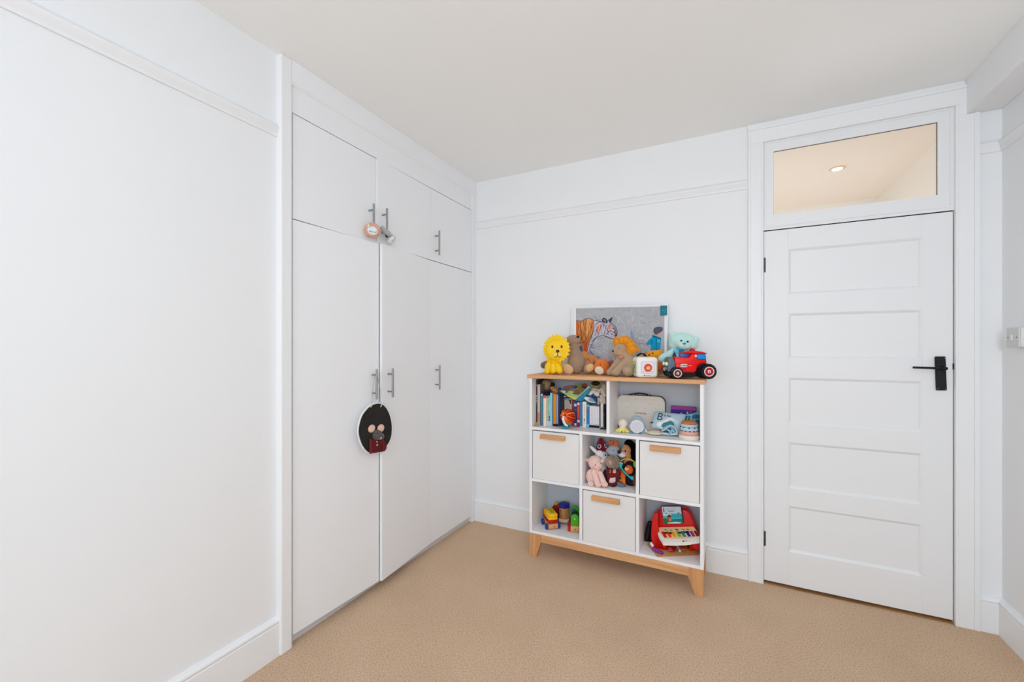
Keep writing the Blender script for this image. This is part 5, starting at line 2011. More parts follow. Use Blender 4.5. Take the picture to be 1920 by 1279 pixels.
# ---- pink lamb in front
y = -0.245
t = thing('plush_lamb', 'pale pink sitting lamb soft toy at the front of the middle compartment', 'soft toy', (1.03, y, MZ))
PK = plush_mat((232, 184, 174), 0.08)
bm = bmesh.new()
ell(bm, gp(350, 660), y, 13.0, 13.0, 0.038)
ell(bm, gp(400, 710), y, 9.5, 9.0, 0.030, 0, 0.018)
ell(bm, gp(330, 920), y, 15.0, 15.5, 0.036)
ell(bm, gp(370, 840), y, 10.5, 10, 0.032)
body = melt('body', bm, PK, t, 0.0032, 4, 0.0012)
for a, b, r0, r1, d0, d1 in ((gp(335, 850), gp(395, 1050), 5.6, 5.8, .026, .052), (gp(445, 860), gp(515, 1045), 5.0, 5.6, .020, .038)):
    bm = bmesh.new()
    cap(bm, a, b, y, r0, r1, d0, d1)
    ell(bm, (b[0] + 1.3, b[1] + 2.0), y, 6.4, 5.2, 0.020, 0, d1 + .004)
    melt('leg', bm, PK, t, 0.003, 3, 0.0012)
bm = bmesh.new()
ell(bm, gp(275, 1060), y, 6.4, 6.4, 0.020, 0, 0.046)
melt('hind_foot', bm, PK, t, 0.003, 2, 0.0012)
bm = bmesh.new()
ell(bm, gp(222, 622), y, 6.2, 3.6, 0.010, -8)
obj('ear', bm, PK, t, True)
bm = bmesh.new()
ell(bm, gp(214, 626), y, 4.4, 2.3, 0.006, -8, 0.008)
obj('ear_lining', bm, plush_mat((222, 166, 150)), t, True, 'darker pink ear lining')
bm = bmesh.new()
ell(bm, gp(480, 640), y, 4.0, 3.2, 0.010, 30)
obj('ear', bm, PK, t, True)
eyes(t, body, [gp(362, 708), gp(458, 684)], 1.0, 1.3, mat((72, 48, 44), 0.4))
bm = bmesh.new()
spot(bm, body, gp(430, 728), 3.6, 2.4, 0.002)
obj('snout', bm, plush_mat((228, 172, 166)), t, True, 'pinker snout')
settle(t, MZ)

# ---- white rabbit behind it
y = -0.175
t = thing('plush_rabbit', 'off white rabbit soft toy with one raised ear behind the pink lamb', 'soft toy', (1.06, y, MZ))
RB = plush_mat((224, 214, 212), 0.08)
bm = bmesh.new()
ell(bm, gp(445, 515), y, 9.5, 7.6, 0.030, -15)
ell(bm, gp(510, 620), y, 6.5, 9.0, 0.026, 10)
ell(bm, gp(430, 800), y, 14, 20, 0.034)
ell(bm, gp(430, 960), y, 15, 16, 0.036)
body = melt('body', bm, RB, t, 0.0035, 4, 0.001)
bm = bmesh.new()
ell(bm, gp(330, 430), y, 10.2, 3.3, 0.009, -44, 0.008)
obj('ear', bm, RB, t, True)
bm = bmesh.new()
add_tube(bm, [V(gp(*p), y, 0.032) for p in ((505, 470), (545, 490), (572, 525), (562, 560), (535, 572))], 0.0042, 8)
obj('collar', bm, mat((206, 210, 222), 0.8, 0.05), t, True, 'white collar band')
bm = bmesh.new()
add_tube(bm, [V(gp(*p), y, 0.0355) for p in ((520, 480), (550, 500), (570, 535))], 0.0014, 6)
obj('collar_stripe', bm, mat((62, 70, 112), 0.8), t, True)
settle(t, MZ)

# ---- red pointed toy with round eyes
y = -0.120
t = thing('plush_red_owl', 'dark red pointed soft toy with big blue and white eyes at the back', 'soft toy', (1.07, y, MZ))
RDP = plush_mat((112, 18, 26), 0.15)
bm = bmesh.new()
ell(bm, gp(480, 400), y, 11.8, 9.5, 0.036)
ell(bm, gp(470, 330), y, 9.0, 9.0, 0.030)
ell(bm, gp(462, 260), y, 5.2, 6.0, 0.018)
ell(bm, gp(500, 620), y, 12.5, 24, 0.036)
ell(bm, gp(500, 950), y, 13, 24, 0.038)
body = melt('body', bm, RDP, t, 0.0035, 5, 0.001)
for p in (gp(430, 366), gp(550, 355)):
    bm = bmesh.new()
    spot(bm, body, p, 4.2, 4.2, 0.0035)
    e = obj('eye', bm, mat((224, 224, 230), 0.6), t, True, 'white eye patch')
    bm = bmesh.new()
    spot(bm, e, p, 2.5, 2.5, 0.002)
    ir = obj('iris', bm, mat((44, 74, 140), 0.4), e, True, 'blue iris')
    bm = bmesh.new()
    spot(bm, ir, p, 1.1, 1.1, 0.0015)
    obj('pupil', bm, INK, e, True)
settle(t, MZ)

# ---- grey moose with orange pompoms
y = -0.130
t = thing('plush_moose', 'grey soft toy with two orange pompoms on its head at the back', 'soft toy', (1.15, y, MZ))
GM = plush_mat((164, 170, 178), 0.1)
bm = bmesh.new()
ell(bm, gp(700, 410), y, 10.5, 7.5, 0.034)
ell(bm, gp(640, 460), y, 9.5, 7.0, 0.030, -15)
ell(bm, gp(700, 480), y, 12, 7.0, 0.034)
ell(bm, gp(690, 640), y, 10, 20, 0.030)
ell(bm, gp(690, 950), y, 12, 25, 0.034)
body = melt('body', bm, GM, t, 0.0035, 4, 0.001)
rnd = random.Random(2)
for p in (gp(645, 290), gp(742, 300)):
    bm = bmesh.new()
    P = V(p, y)
    r = 4.7 * sc(P)
    add_ell(bm, P, (r * .9,) * 3, seg=14, rings=10)
    for k in range(40):
        v = Vector((rnd.gauss(0, 1), rnd.gauss(0, 1), rnd.gauss(0, 1))).normalized()
        add_ell(bm, P + v * r * .85, (r * .26,) * 3, seg=6, rings=5)
    obj('pompom', bm, plush_mat((202, 104, 38), 0.2), t, True, 'orange pompom')
bm = bmesh.new()
ell(bm, gp(650, 350), y, 4.5, 3.0, 0.015)
ell(bm, gp(735, 350), y, 4.5, 2.6, 0.015)
obj('antler_base', bm, plush_mat((186, 100, 50)), t, True)
bm = bmesh.new()
spot(bm, body, gp(690, 432), 1.8, 0.9, 0.002)
obj('eye', bm, mat((92, 100, 112), 0.5), t, True)
settle(t, MZ)

# ---- brown dog with white muzzle
y = -0.115
t = thing('plush_hound', 'tan dog soft toy with a white muzzle and black nose at upper right', 'soft toy', (1.2, y, MZ))
bm = bmesh.new()
ell(bm, gp(925, 440), y, 8.8, 10.5, 0.034)
ell(bm, gp(905, 370), y, 4.0, 4.0, 0.016)
ell(bm, gp(965, 540), y, 5.0, 8.0, 0.026)
ell(bm, gp(960, 760), y, 9, 24, 0.030)
ell(bm, gp(955, 980), y, 10, 16, 0.032)
body = melt('body', bm, plush_mat((202, 142, 94)), t, 0.0035, 4, 0.0012)
bm = bmesh.new()
ell(bm, gp(855, 520), y, 7.4, 5.4, 0.026, -5, 0.026)
mz = obj('muzzle', bm, plush_mat((228, 224, 218), 0.06), t, True, 'white muzzle')
bm = bmesh.new()
ell(bm, gp(796, 470), y, 3.4, 3.3, 0.012, -20, 0.044)
obj('nose', bm, INK, t, True, 'black nose')
bm = bmesh.new()
spot(bm, body, gp(910, 452), 1.7, 1.9, 0.004)
obj('eye', bm, INK, t, True)
settle(t, MZ)

# ---- hedgehog doll in a maroon dress
y = -0.235
t = thing('hedgehog_doll', 'hedgehog doll with shaggy grey brown hair and a maroon dress', 'doll', (1.12, y, MZ))
bm = bmesh.new()
ell(bm, gp(670, 950), y, 11.0, 12.5, 0.030)
ell(bm, gp(640, 850), y, 8.5, 8.0, 0.024)
ell(bm, gp(665, 1060), y, 8.8, 4.5, 0.026)
ell(bm, gp(760, 870), y, 7.0, 7.5, 0.020, -40)
ell(bm, gp(590, 870), y, 4.0, 6.5, 0.018)
body = melt('dress', bm, mat((112, 24, 32), 0.9, 0.14, 120, 0.4, 300), t, 0.0032, 4)
bm = bmesh.new()
ell(bm, gp(650, 660), y, 10.5, 10.5, 0.034)
ell(bm, gp(622, 655), y, 4.0, 5.0, 0.020, 10, 0.018)
head = melt('head', bm, plush_mat((192, 156, 138)), t, 0.0033, 3)
bm = bmesh.new()
rnd = random.Random(4)
P = V(gp(675, 655), y)
B3 = basis(P)
s = sc(P)
for k in range(620):
    d = Vector((rnd.gauss(0, 1), rnd.gauss(0, 1), rnd.gauss(0, 1))).normalized()
    if d.z < -.75:
        continue
    if d.dot(-B3.col[1]) > .86 and -.45 < d.dot(B3.col[0]) < -0.12 and d.z < .35:
        continue
    q0 = P + Vector((d.x * 9.5, d.y * 9.5, d.z * 10)) * s
    q1 = P + Vector((d.x * 13.2, d.y * 13, d.z * 13.6)) * s + Vector((rnd.uniform(-1, 1), rnd.uniform(-1, 1), -rnd.uniform(0, 2.4))) * s
    add_tube(bm, [q0, q0.lerp(q1, .5) + Vector((0, 0, .6 * s)), q1], [0.0034, 0.0026, 0.0007], 4)
h_ = obj('hair', bm, plush_mat((148, 128, 112), 0.3, 140), t, True, 'shaggy grey brown hair')
bm = bmesh.new()
spot(bm, body, gp(708, 826), 3.9, 6.0, 0.004, 12)
obj('hand', bm, plush_mat((204, 164, 142)), t, True, 'beige hand')
bm = bmesh.new()
for p in (gp(634, 815), gp(628, 850)):
    spot(bm, body, p, 0.9, 1.2, 0.003)
obj('button', bm, mat((220, 190, 170), 0.5), t, True)
lab = decal('care_label', [gp(630, 955), gp(724, 945), gp(722, 1028), gp(612, 1040)], mat((206, 196, 194), 0.8, 0.1, 90), body, 0.0016, t)
bm = bmesh.new()
for k in range(3):
    line_on(bm, body, [gp(640, 972 + 18 * k), gp(706, 966 + 18 * k)], 0.0007)
obj('label_print', bm, mat((150, 120, 120), 0.8), lab)
bm = bmesh.new()
ell(bm, gp(690, 1088), y, 5.2, 2.2, 0.022, 4, 0.006)
obj('hem', bm, mat((72, 14, 22), 0.9), t, True)
settle(t, MZ)

# ---- grey slipper foot and dark blue cloth beside it
y = -0.215
t = thing('grey_slipper', 'slate grey cloth slipper on the floor of the middle compartment', 'slipper', (1.18, y, MZ))
bm = bmesh.new()
ell(bm, gp(835, 1075), y, 7.6, 4.6, 0.026, -12)
ell(bm, gp(790, 1055), y, 5.0, 5.0, 0.024)
melt('slipper', bm, mat((104, 116, 130), 0.9, 0.12, 100, 0.4, 300), t, 0.003, 3)
settle(t, MZ)
y = -0.185
t = thing('navy_cloth', 'dark navy cloth squeezed between the pink lamb and the doll', 'cloth', (1.08, y, MZ))
bm = bmesh.new()
ell(bm, gp(520, 900), y, 7, 13, 0.014)
ell(bm, gp(540, 1030), y, 8, 8, 0.014)
melt('cloth', bm, mat((50, 62, 78), 0.9, 0.15, 80), t, 0.0035, 3, 0.001)
settle(t, MZ)

# ---- black activity toy with an orange bird, teal rattle and yellow arch
y = -0.165
t = thing('activity_bird', 'black activity toy with an orange bird and a yellow arch at right', 'activity toy', (1.21, y, MZ))
bm = bmesh.new()
ell(bm, gp(985, 850), y, 13.0, 22, 0.028)
ell(bm, gp(1010, 1010), y, 10, 9.5, 0.030)
body = melt('backing', bm, mat((30, 26, 26), 0.9, 0.2, 80), t, 0.0035, 3)
bm = bmesh.new()
add_tube(bm, [V(gp(*p), y, 0.034) for p in ((820, 640), (855, 615), (905, 598), (960, 597), (1020, 612), (1065, 640), (1095, 668))], 0.0036, 8)
obj('arch', bm, mat((222, 186, 62), 0.5, 0.06), t, True, 'yellow arch')
bm = bmesh.new()
ell(bm, gp(1085, 700), y, 3.2, 6.0, 0.008, 8, 0.034)
obj('leaf', bm, mat((122, 172, 52), 0.6, 0.08), t, True, 'green leaf')
bm = bmesh.new()
ell(bm, gp(975, 795), y, 7.8, 8.4, 0.024, 0, 0.034)
hd = obj('bird_head', bm, plush_mat((232, 88, 24), 0.12), t, True, 'orange bird head')
bm = bmesh.new()
spot(bm, hd, gp(935, 775), 4.4, 3.2, 0.002, 15)
pc_ = obj('cheek', bm, plush_mat((224, 176, 130)), hd, True, 'cream cheek')
bm = bmesh.new()
spot(bm, hd, gp(952, 757), 1.7, 1.7, 0.004)
obj('eye', bm, mat((110, 84, 60), 0.4), hd, True)
bm = bmesh.new()
ell(bm, gp(860, 900), y, 5.0, 8.0, 0.020, 20, 0.038)
ell(bm, gp(820, 850), y, 3.6, 5.0, 0.016, 0, 0.030)
obj('bird_body', bm, plush_mat((226, 92, 26), 0.12), t, True)
bm = bmesh.new()
add_into(bm, prism([V(gp(*p), y, 0.052) for p in ((780, 990), (850, 955), (890, 940), (905, 960), (912, 1080), (895, 1085), (850, 1030))], (0, 0.010, 0), 0.003))
obj('bird_foot', bm, mat((234, 112, 22), 0.7, 0.08), t, True, 'flat orange foot')
bm = bmesh.new()
add_tube(bm, [V(gp(*p), y, 0.064) for p in ((815, 730), (860, 800), (930, 880), (1010, 945))], [0.0066, 0.0044, 0.0044, 0.0060], 10)
add_ell(bm, V(gp(818, 712), y, 0.064), (0.0130, 0.010, 0.0150), seg=16, rings=10)
add_ell(bm, V(gp(1035, 948), y, 0.064), (0.0115, 0.010, 0.0120), seg=16, rings=10)
rt = obj('rattle', bm, mat((44, 176, 178), 0.4, 0.08), t, True, 'teal rattle')
bm = bmesh.new()
add_tube(bm, [V(gp(*p), y, 0.072) for p in ((790, 680), (815, 668), (845, 672), (860, 692))], 0.0024, 8)
obj('rattle_rim', bm, mat((196, 226, 222), 0.4), rt, True)
bm = bmesh.new()
ell(bm, gp(1085, 985), y, 4.0, 10, 0.014, 0, 0.024)
obj('wing', bm, plush_mat((122, 52, 48)), t, True, 'maroon wing')
settle(t, MZ)

y = -0.070
t = thing('black_backdrop', 'black filler blanket bunched in the back right corner behind the tan dog', 'backdrop', (1.22, y, MZ))  # unidentified black mass added as the compartment's dark background
bm = bmesh.new()
ell(bm, gp(1010, 420), y, 13, 14, 0.022)
ell(bm, gp(1060, 620), y, 12, 22, 0.022)
ell(bm, gp(980, 330), y, 9, 8, 0.020)
ell(bm, gp(1000, 800), y, 16, 20, 0.022)
melt('backdrop', bm, mat((22, 19, 18), 0.95, 0.2, 60, 0.4, 200, spec=0.02), t, 0.004, 4, 0.002)
settle(t, MZ)

# ================================================================ lower left compartment: wooden vehicles
cH = CR(1000, 920, 14.21)
LZ = 0.163
WOODP = wood_mat('pale_toy_wood', (222, 172, 116), (196, 142, 88), 2, 1.6)
YLW = mat((246, 190, 16), 0.4, 0.05, 40)
RDW = mat((176, 22, 16), 0.4, 0.06, 40)
BLW = mat((24, 62, 150), 0.4, 0.08, 40)
GRW = mat((74, 164, 24), 0.4, 0.06, 40)


def brick(name, M, lo, hi, m, parent, bev=0.002, label=None):
    return obj(name, box(lo, hi, bev, M), m, parent, True, label)


# ---- truck: stands with its end towards the viewer
Pt = Vector((0.7430, -0.2500, LZ))
ps = D(40)
Mt = Matrix.Translation((Pt.x, Pt.y, LZ)) @ Matrix.Rotation(ps, 4, 'Z')
t = thing('wooden_truck', 'wooden toy truck with yellow and red load and blue wheels', 'toy truck', (Pt.x, Pt.y, LZ))
W2, LN = 0.0325, 0.122
brick('base', Mt, (-W2, 0.0, 0.007), (W2, LN, 0.038), WOODP, t, 0.004)
brick('red_layer', Mt, (-W2 * .98, 0.001, 0.0382), (W2 * .98, LN - .002, 0.060), RDW, t, 0.004, 'red layer')
lo_ = brick('yellow_block', Mt, (-W2 * .93, 0.004, 0.0602), (W2 * .93, LN - .006, 0.078), YLW, t, 0.005, 'yellow block')
up_ = brick('yellow_block', Mt, (-W2 * .93, 0.002, 0.0782), (W2 * .93, LN - .006, 0.100), YLW, t, 0.006, 'yellow block')
GPR = mat((112, 160, 20), 0.5, 0.2, 150)
for k, (a, b) in enumerate(((0.040, 0.011), (0.078, 0.013))):
    bm = bmesh.new()
    add_tube(bm, [Mt @ Vector((0.002 + b * math.cos(q), a + 0.010 * math.sin(q * 1.0), 0.1003)) for q in [2 * math.pi * i / 14 for i in range(14)]], 0.0026, 6, True)
    add_ell(bm, Mt @ Vector((0.002, a, 0.1003)), (.004, .004, .0012), seg=10, rings=6)
    obj('green_print', bm, GPR, up_, True, 'green print')
for sx, yy, r in ((-1, 0.020, 0.019), (-1, 0.100, 0.019), (1, 0.020, 0.021), (1, 0.100, 0.021)):
    bm = bmesh.new()
    c0 = Mt @ Vector((sx * (W2 + 0.001), yy, r))
    c1 = Mt @ Vector((sx * (W2 + 0.016), yy, r))
    add_lathe(bm, [(r * .8, 0), (r, 0.003), (r, 0.011), (r * .8, 0.0145), (0.0006, 0.0155)], c0, (c1 - c0).to_track_quat('Z', 'Y').to_matrix(), 24)
    obj('wheel', bm, BLW, t, True, 'blue wheel')
bm = bmesh.new()
add_tube(bm, [Mt @ Vector((0.004 + 0.0052 * math.cos(q), -0.0004, 0.020 + 0.0062 * math.sin(q))) for q in [D(-60 + 300 * i / 12) for i in range(13)]], 0.0009, 5)
obj('stamp', bm, mat((70, 48, 30), 0.7), t, True, 'dark maker stamp')
settle(t, LZ)

# ---- shape sorter locomotive cab with a blue roof, red boiler with a yellow knob
y = -0.125
t = thing('wooden_house', 'natural wood shape sorter tower with a dark blue roof at the back', 'toy', (0.80, y, LZ))
Ph = at(*cH(822, 560), y)
s = sc(Ph)
bm = bmesh.new()
hexr = 9.6 * s
zt0, zt1 = at(*cH(822, 445), y).z, at(*cH(822, 330), y).z
zb0 = at(*cH(822, 715), y).z
add_lathe(bm, [(hexr, zb0 - LZ), (hexr, zt0 - LZ + .004)], (Ph.x, y, LZ), rz(D(14)), 28)
tw = obj('tower', bm, wood_mat('tower_wood', (190, 138, 84), (150, 100, 54), 2, 1.4), t, True)
bm = bmesh.new()
ell(bm, cH(765, 560), y, 2.4, 4.6, 0.004, 22, hexr * .93)
obj('hole', bm, mat((62, 36, 18), 0.8), tw, True, 'dark round hole')
bm = bmesh.new()
rr = 11.4 * s
add_prism(bm, [Vector((Ph.x + rr * math.cos(D(a)), y + rr * math.sin(D(a)), zt0)) for a in range(-76, 284, 60)], (0, 0, zt1 - zt0))
bmesh.ops.recalc_face_normals(bm, faces=bm.faces)
bmesh.ops.bevel(bm, geom=list(bm.edges), offset=0.007, segments=3, affect='EDGES', profile=0.5)
obj('roof', bm, mat((26, 34, 130), 0.4, 0.08), t, True, 'dark blue roof')
obj('base', box((Ph.x - .034, y - .034, LZ + .018), (Ph.x + .034, y + .06, zb0), 0.003, Matrix.Translation((Ph.x, y, 0)) @ Matrix.Rotation(D(14), 4, 'Z') @ Matrix.Translation((-Ph.x, -y, 0))), mat((214, 176, 140), 0.5, 0.06), t, True)
for sx in (-1, 1):
    for q in (-.015, .035):
        bm = bmesh.new()
        add_cyl(bm, Vector((Ph.x + sx * .035, y + q, LZ + .019)), Vector((Ph.x + sx * .048, y + q, LZ + .019)), 0.019, seg=22)
        obj('wheel', bm, BLW, t, True, 'blue wheel')
settle(t, LZ)
y = -0.085
t = thing('red_funnel', 'dark red wooden block with a yellow knob left of the blue roof', 'toy block', (0.76, y, LZ))
A = at(*cH(500, 480), y)
B = at(*cH(690, 480), y)
obj('block', prism([V(cH(*p), y) for p in ((500, 430), (560, 378), (672, 390), (690, 1000), (520, 1000))], (0, 0.035, 0), 0.004), mat((140, 24, 14), 0.4, 0.06), t, True)
bm = bmesh.new()
ell(bm, cH(604, 345), y, 3.7, 4.2, 0.012, 0, -0.014)
cap(bm, cH(604, 360), cH(604, 395), y, 2.6, 2.8, -0.014, -0.014)
obj('knob', bm, mat((208, 160, 40), 0.4, 0.06), t, True, 'yellow knob')
settle(t, LZ)

# ---- green locomotive on a wood base with red wheels
Pg = onz(*cH(1095, 1128), LZ)
Mg = Matrix.Translation((Pg.x + .002, Pg.y, LZ)) @ Matrix.Rotation(D(16), 4, 'Z')
t = thing('wooden_locomotive', 'green wooden toy locomotive with red wheels at the right side', 'toy train', (Pg.x, Pg.y, LZ))
W3 = 0.0270
brick('base', Mg, (-W3, 0, 0.006), (W3, 0.11, 0.042), WOODP, t, 0.004)
pts = [(-W3 * .92, 0.042), (W3 * .92, 0.042), (W3 * .92, 0.090)]
pts += [(W3 * .92 * math.cos(D(a)), 0.090 + W3 * .92 * math.sin(D(a))) for a in range(15, 180, 15)] + [(-W3 * .92, 0.090)]
bm = bmesh.new()
add_prism(bm, [Mg @ Vector((a, 0.001, b)) for a, b in pts], Mg.to_3x3() @ Vector((0, 0.020, 0)))
bmesh.ops.recalc_face_normals(bm, faces=bm.faces)
bmesh.ops.bevel(bm, geom=list(bm.edges), offset=0.002, segments=2, affect='EDGES', profile=0.5)
obj('front_plate', bm, GRW, t, True, 'bright green front')
bm = bmesh.new()
add_prism(bm, [Mg @ Vector((a * .95, 0.022, b * .99)) for a, b in pts], Mg.to_3x3() @ Vector((0, 0.05, 0)))
obj('boiler', bm, mat((14, 58, 30), 0.4, 0.06), t, True, 'dark green boiler')
bm = bmesh.new()
add_prism(bm, [Mg @ Vector((a * 1.15, 0.075, 0.040 + (b - .040) * 1.38)) for a, b in pts], Mg.to_3x3() @ Vector((0, 0.014, 0)))
bmesh.ops.recalc_face_normals(bm, faces=bm.faces)
bmesh.ops.bevel(bm, geom=list(bm.edges), offset=0.002, segments=2, affect='EDGES', profile=0.5)
obj('cab_plate', bm, mat((52, 140, 34), 0.4, 0.06), t, True, 'green cab plate')
bm = bmesh.new()
add_ell(bm, Mg @ Vector((-0.008, 0.055, 0.118)), (.011, .011, .012), seg=14, rings=10)
obj('funnel', bm, mat((22, 74, 120), 0.35, 0.08), t, True, 'blue funnel')
bm = bmesh.new()
add_lathe(bm, [(0.0062, 0), (0.0062, 0.002), (0.004, 0.0026), (0.0004, 0.0026)], Mg @ Vector((0.0, 0.001, 0.088)), (Mg.to_3x3() @ Vector((0, -1, 0))).to_track_quat('Z', 'Y').to_matrix(), 18)
ld = obj('lamp', bm, mat((160, 170, 40), 0.4), t, True, 'yellow green lamp ring')
bm = bmesh.new()
add_ell(bm, Mg @ Vector((0.0, -0.002, 0.088)), (.0032, .002, .0032), seg=12, rings=8)
obj('lamp_button', bm, mat((240, 240, 215), 0.3), ld, True)
for sx in (-1, 1):
    for yy in (0.020, 0.075):
        bm = bmesh.new()
        c0 = Mg @ Vector((sx * (W3 + 0.001), yy, 0.019))
        c1 = Mg @ Vector((sx * (W3 + 0.018), yy, 0.019))
        add_lathe(bm, [(0.015, 0), (0.019, 0.004), (0.019, 0.012), (0.014, 0.0165), (0.0006, 0.0175)], c0, (c1 - c0).to_track_quat('Z', 'Y').to_matrix(), 22)
        obj('wheel', bm, mat((204, 20, 18), 0.35, 0.05), t, True, 'red wheel')
bm = bmesh.new()
add_tube(bm, [Mg @ Vector((0.002 + 0.0052 * math.cos(q), -0.0004, 0.020 + 0.0062 * math.sin(q))) for q in [D(-60 + 300 * i / 12) for i in range(13)]], 0.0009, 5)
obj('stamp', bm, mat((70, 48, 30), 0.7), t, True, 'dark maker stamp')
settle(t, LZ)

# ================================================================ lower right compartment: red toy piano
cI = CR(1190, 930, 9.136)
t = thing('cardboard_sheet', 'sheet of brown card lying under the red toy piano', 'card', (1.46, -0.2, LZ))
pts = [onz(*cI(205, 830), LZ), onz(*cI(385, 1048), LZ), onz(*cI(1112, 1024), LZ), Vector((1.598, -0.07, LZ)), Vector((1.33, -0.07, LZ))]
for p in pts:
    p.z = LZ + 0.0002
    p.y = max(p.y, -0.314)
obj('sheet', prism(pts, (0, 0, 0.0022)), mat((206, 158, 104), 0.8, 0.06, 40), t)
SHZ = LZ + 0.0025
y = -0.165
t = thing('toy_piano', 'red toy piano with rainbow keys and a picture book on its stand', 'toy piano', (1.45, y, LZ))
PRD = mat((206, 12, 14), 0.28, 0.03, 20, gain=1.05, spec=0.5)
sil = [(430, 962), (345, 900), (300, 800), (272, 700), (282, 560), (292, 440), (318, 345), (362, 285), (430, 252), (520, 240), (700, 236), (830, 238), (905, 262), (960, 320), (990, 390), (1020, 470), (1045, 560), (1100, 720), (1112, 930), (960, 932), (925, 830), (550, 830), (545, 955)]
obj('case', prism([V(cI(*p), y) for p in sil], (0, 0.075, 0), 0.007, 3), PRD, t, True)
# near side cheek curving forward to its foot
ck = [(292, 420), (325, 310), (395, 290), (400, 560), (440, 720), (500, 800), (545, 880), (545, 965), (470, 985), (400, 955), (330, 870), (290, 780), (275, 660)]
obj('side_cheek', prism([V(cI(*p), -0.215) for p in ck], (0, 0.055, 0), 0.006, 3), PRD, t, True)
obj('side_cheek', prism([V(cI(*p), -0.180) for p in ((960, 800), (1085, 780), (1112, 840), (1112, 945), (1040, 935), (990, 880))], (0, 0.030, 0), 0.006, 3), PRD, t, True)


def shelf_pt(x, y_, lift=0.0):
    """point on the sloping keyboard: back edge deep, front edge near"""
    f = min(max((y_ - 530) / (800 - 530), 0), 1)
    P = at(*cI(x, y_), -0.175 - 0.100 * f)
    return P + (EYE - P).normalized() * lift


kb = [(360, 540), (1008, 524), (1060, 600), (1112, 690), (1112, 760), (900, 795), (700, 805), (490, 800), (420, 690)]
top = [shelf_pt(*p) for p in kb]
bm = bmesh.new()
add_prism(bm, top, Vector((0, 0.004, -0.016)))
bmesh.ops.recalc_face_normals(bm, faces=bm.faces)
kbd = obj('keyboard', bm, mat((232, 194, 146), 0.45, 0.05, 30), t, False, 'peach keyboard deck')
lip = [(360, 540), (420, 690), (490, 800), (700, 805), (900, 795), (1112, 760), (1112, 700), (900, 730), (700, 740), (520, 732), (462, 680), (374, 548)]
obj('front_lip', prism([shelf_pt(*p, 0.0035) for p in lip], Vector((0, 0.003, -0.017))), mat((234, 230, 224), 0.4, 0.03), kbd, False, 'white front lip')
KC = [(196, 30, 24), (222, 62, 20), (234, 156, 20), (122, 176, 30), (22, 134, 144), (34, 44, 130), (150, 40, 140), (132, 14, 40)]
for k, c in enumerate(KC):
    x0 = 455 + k * 82 - (k > 5) * 10
    x1 = x0 + 48
    o = 36
    p4 = [(x0, 612 - k * 1.5), (x1, 610 - k * 1.5), (x1 + o + 18, 704 - k * 3), (x0 + o + 18, 708 - k * 3)]
    if k == 7:
        p4 = [(1010, 598), (1050, 596), (1104, 676), (1062, 688)]
    obj('key', prism([shelf_pt(*p, 0.0030) for p in p4], Vector((0, 0, -0.003)), 0.0008), mat(c, 0.4, 0.06), kbd, True)
for x, y_ in ((536, 634), (612, 636), (772, 630), (850, 620), (905, 618)):
    bm = bmesh.new()
    add_ell(bm, shelf_pt(x, y_, 0.004), (0.0092, 0.0082, 0.0042), seg=14, rings=8)
    obj('black_key', bm, mat((22, 26, 32) if x != 850 else (20, 60, 110), 0.4), kbd, True, 'dark short key')
for x, y_, c, r in ((532, 580, (136, 170, 50), .0092), (622, 586, (110, 160, 150), .0082), (726, 578, (50, 96, 120), .0115), (832, 576, (206, 84, 50), .0085), (910, 574, (206, 70, 40), .0092)):
    bm = bmesh.new()
    add_ell(bm, shelf_pt(x, y_, 0.0018), (r, r * .75, 0.0016), seg=18, rings=8)
    obj('button', bm, mat(c, 0.5, 0.12, 90), kbd, True)
bm = bmesh.new()
add_ell(bm, at(*cI(835, 775), -0.277), (0.0062, 0.002, 0.0032), seg=12, rings=8)
add_ell(bm, at(*cI(885, 768), -0.277), (0.0042, 0.002, 0.0018), seg=12, rings=8)
obj('maker_mark', bm, mat((44, 78, 110), 0.5), kbd, True)
# picture card on the music rest
bk4 = [(445, 172), (800, 168), (842, 470), (505, 482)]
yb3 = -0.172
card = obj('music_book', prism([V(cI(*p), yb3, 0.010 + .004 * (i > 1)) for i, p in enumerate(bk4)], (0, 0.008, 0), 0.004, 2), mat((44, 42, 46), 0.5, 0.05), t, True, 'song card with a dark border')


def onbook(x, y_, l=0.0):
    f = (y_ - 170) / 310
    return V(cI(x, y_), yb3, 0.0115 + .004 * f + l)


for pts, c, l in (([(460, 186), (786, 184), (803, 300), (478, 306)], (196, 206, 220), 0.0), ([(478, 300), (803, 290), (824, 462), (506, 468)], (60, 168, 176), 0.0),
                  ([(488, 395), (560, 385), (640, 400), (720, 395), (820, 390), (826, 466), (506, 470)], (20, 120, 112), .0004), ([(488, 400), (530, 380), (560, 420), (560, 462), (508, 468)], (36, 110, 34), .0008),
                  ([(560, 460), (700, 445), (800, 455), (780, 472), (570, 474)], (196, 222, 224), .0008), ([(640, 330), (800, 315), (806, 360), (640, 370)], (40, 160, 178), .0006),
                  ([(552, 350), (575, 322), (610, 328), (622, 360), (625, 430), (600, 440), (572, 420)], (180, 70, 34), .0012), ([(560, 345), (585, 320), (620, 335), (618, 360), (580, 365)], (66, 44, 44), .0014),
                  ([(590, 385), (615, 380), (625, 430), (605, 436)], (230, 130, 70), .0016), ([(487, 205), (500, 196), (512, 280), (492, 284)], (74, 92, 120), .0010), ([(480, 308), (560, 300), (640, 318), (560, 340), (486, 345)], (190, 216, 226), .0008),
                  ([(730, 290), (768, 286), (764, 302), (738, 304)], (92, 74, 78), .0010), ([(530, 292), (552, 290), (548, 308), (534, 308)], (50, 60, 80), .0010)):
    obj('card_print', prism([onbook(*p, l) for p in pts], (0, 0.0008, 0)), mat(c, 0.5, 0.10, 120), card)
bm = bmesh.new()
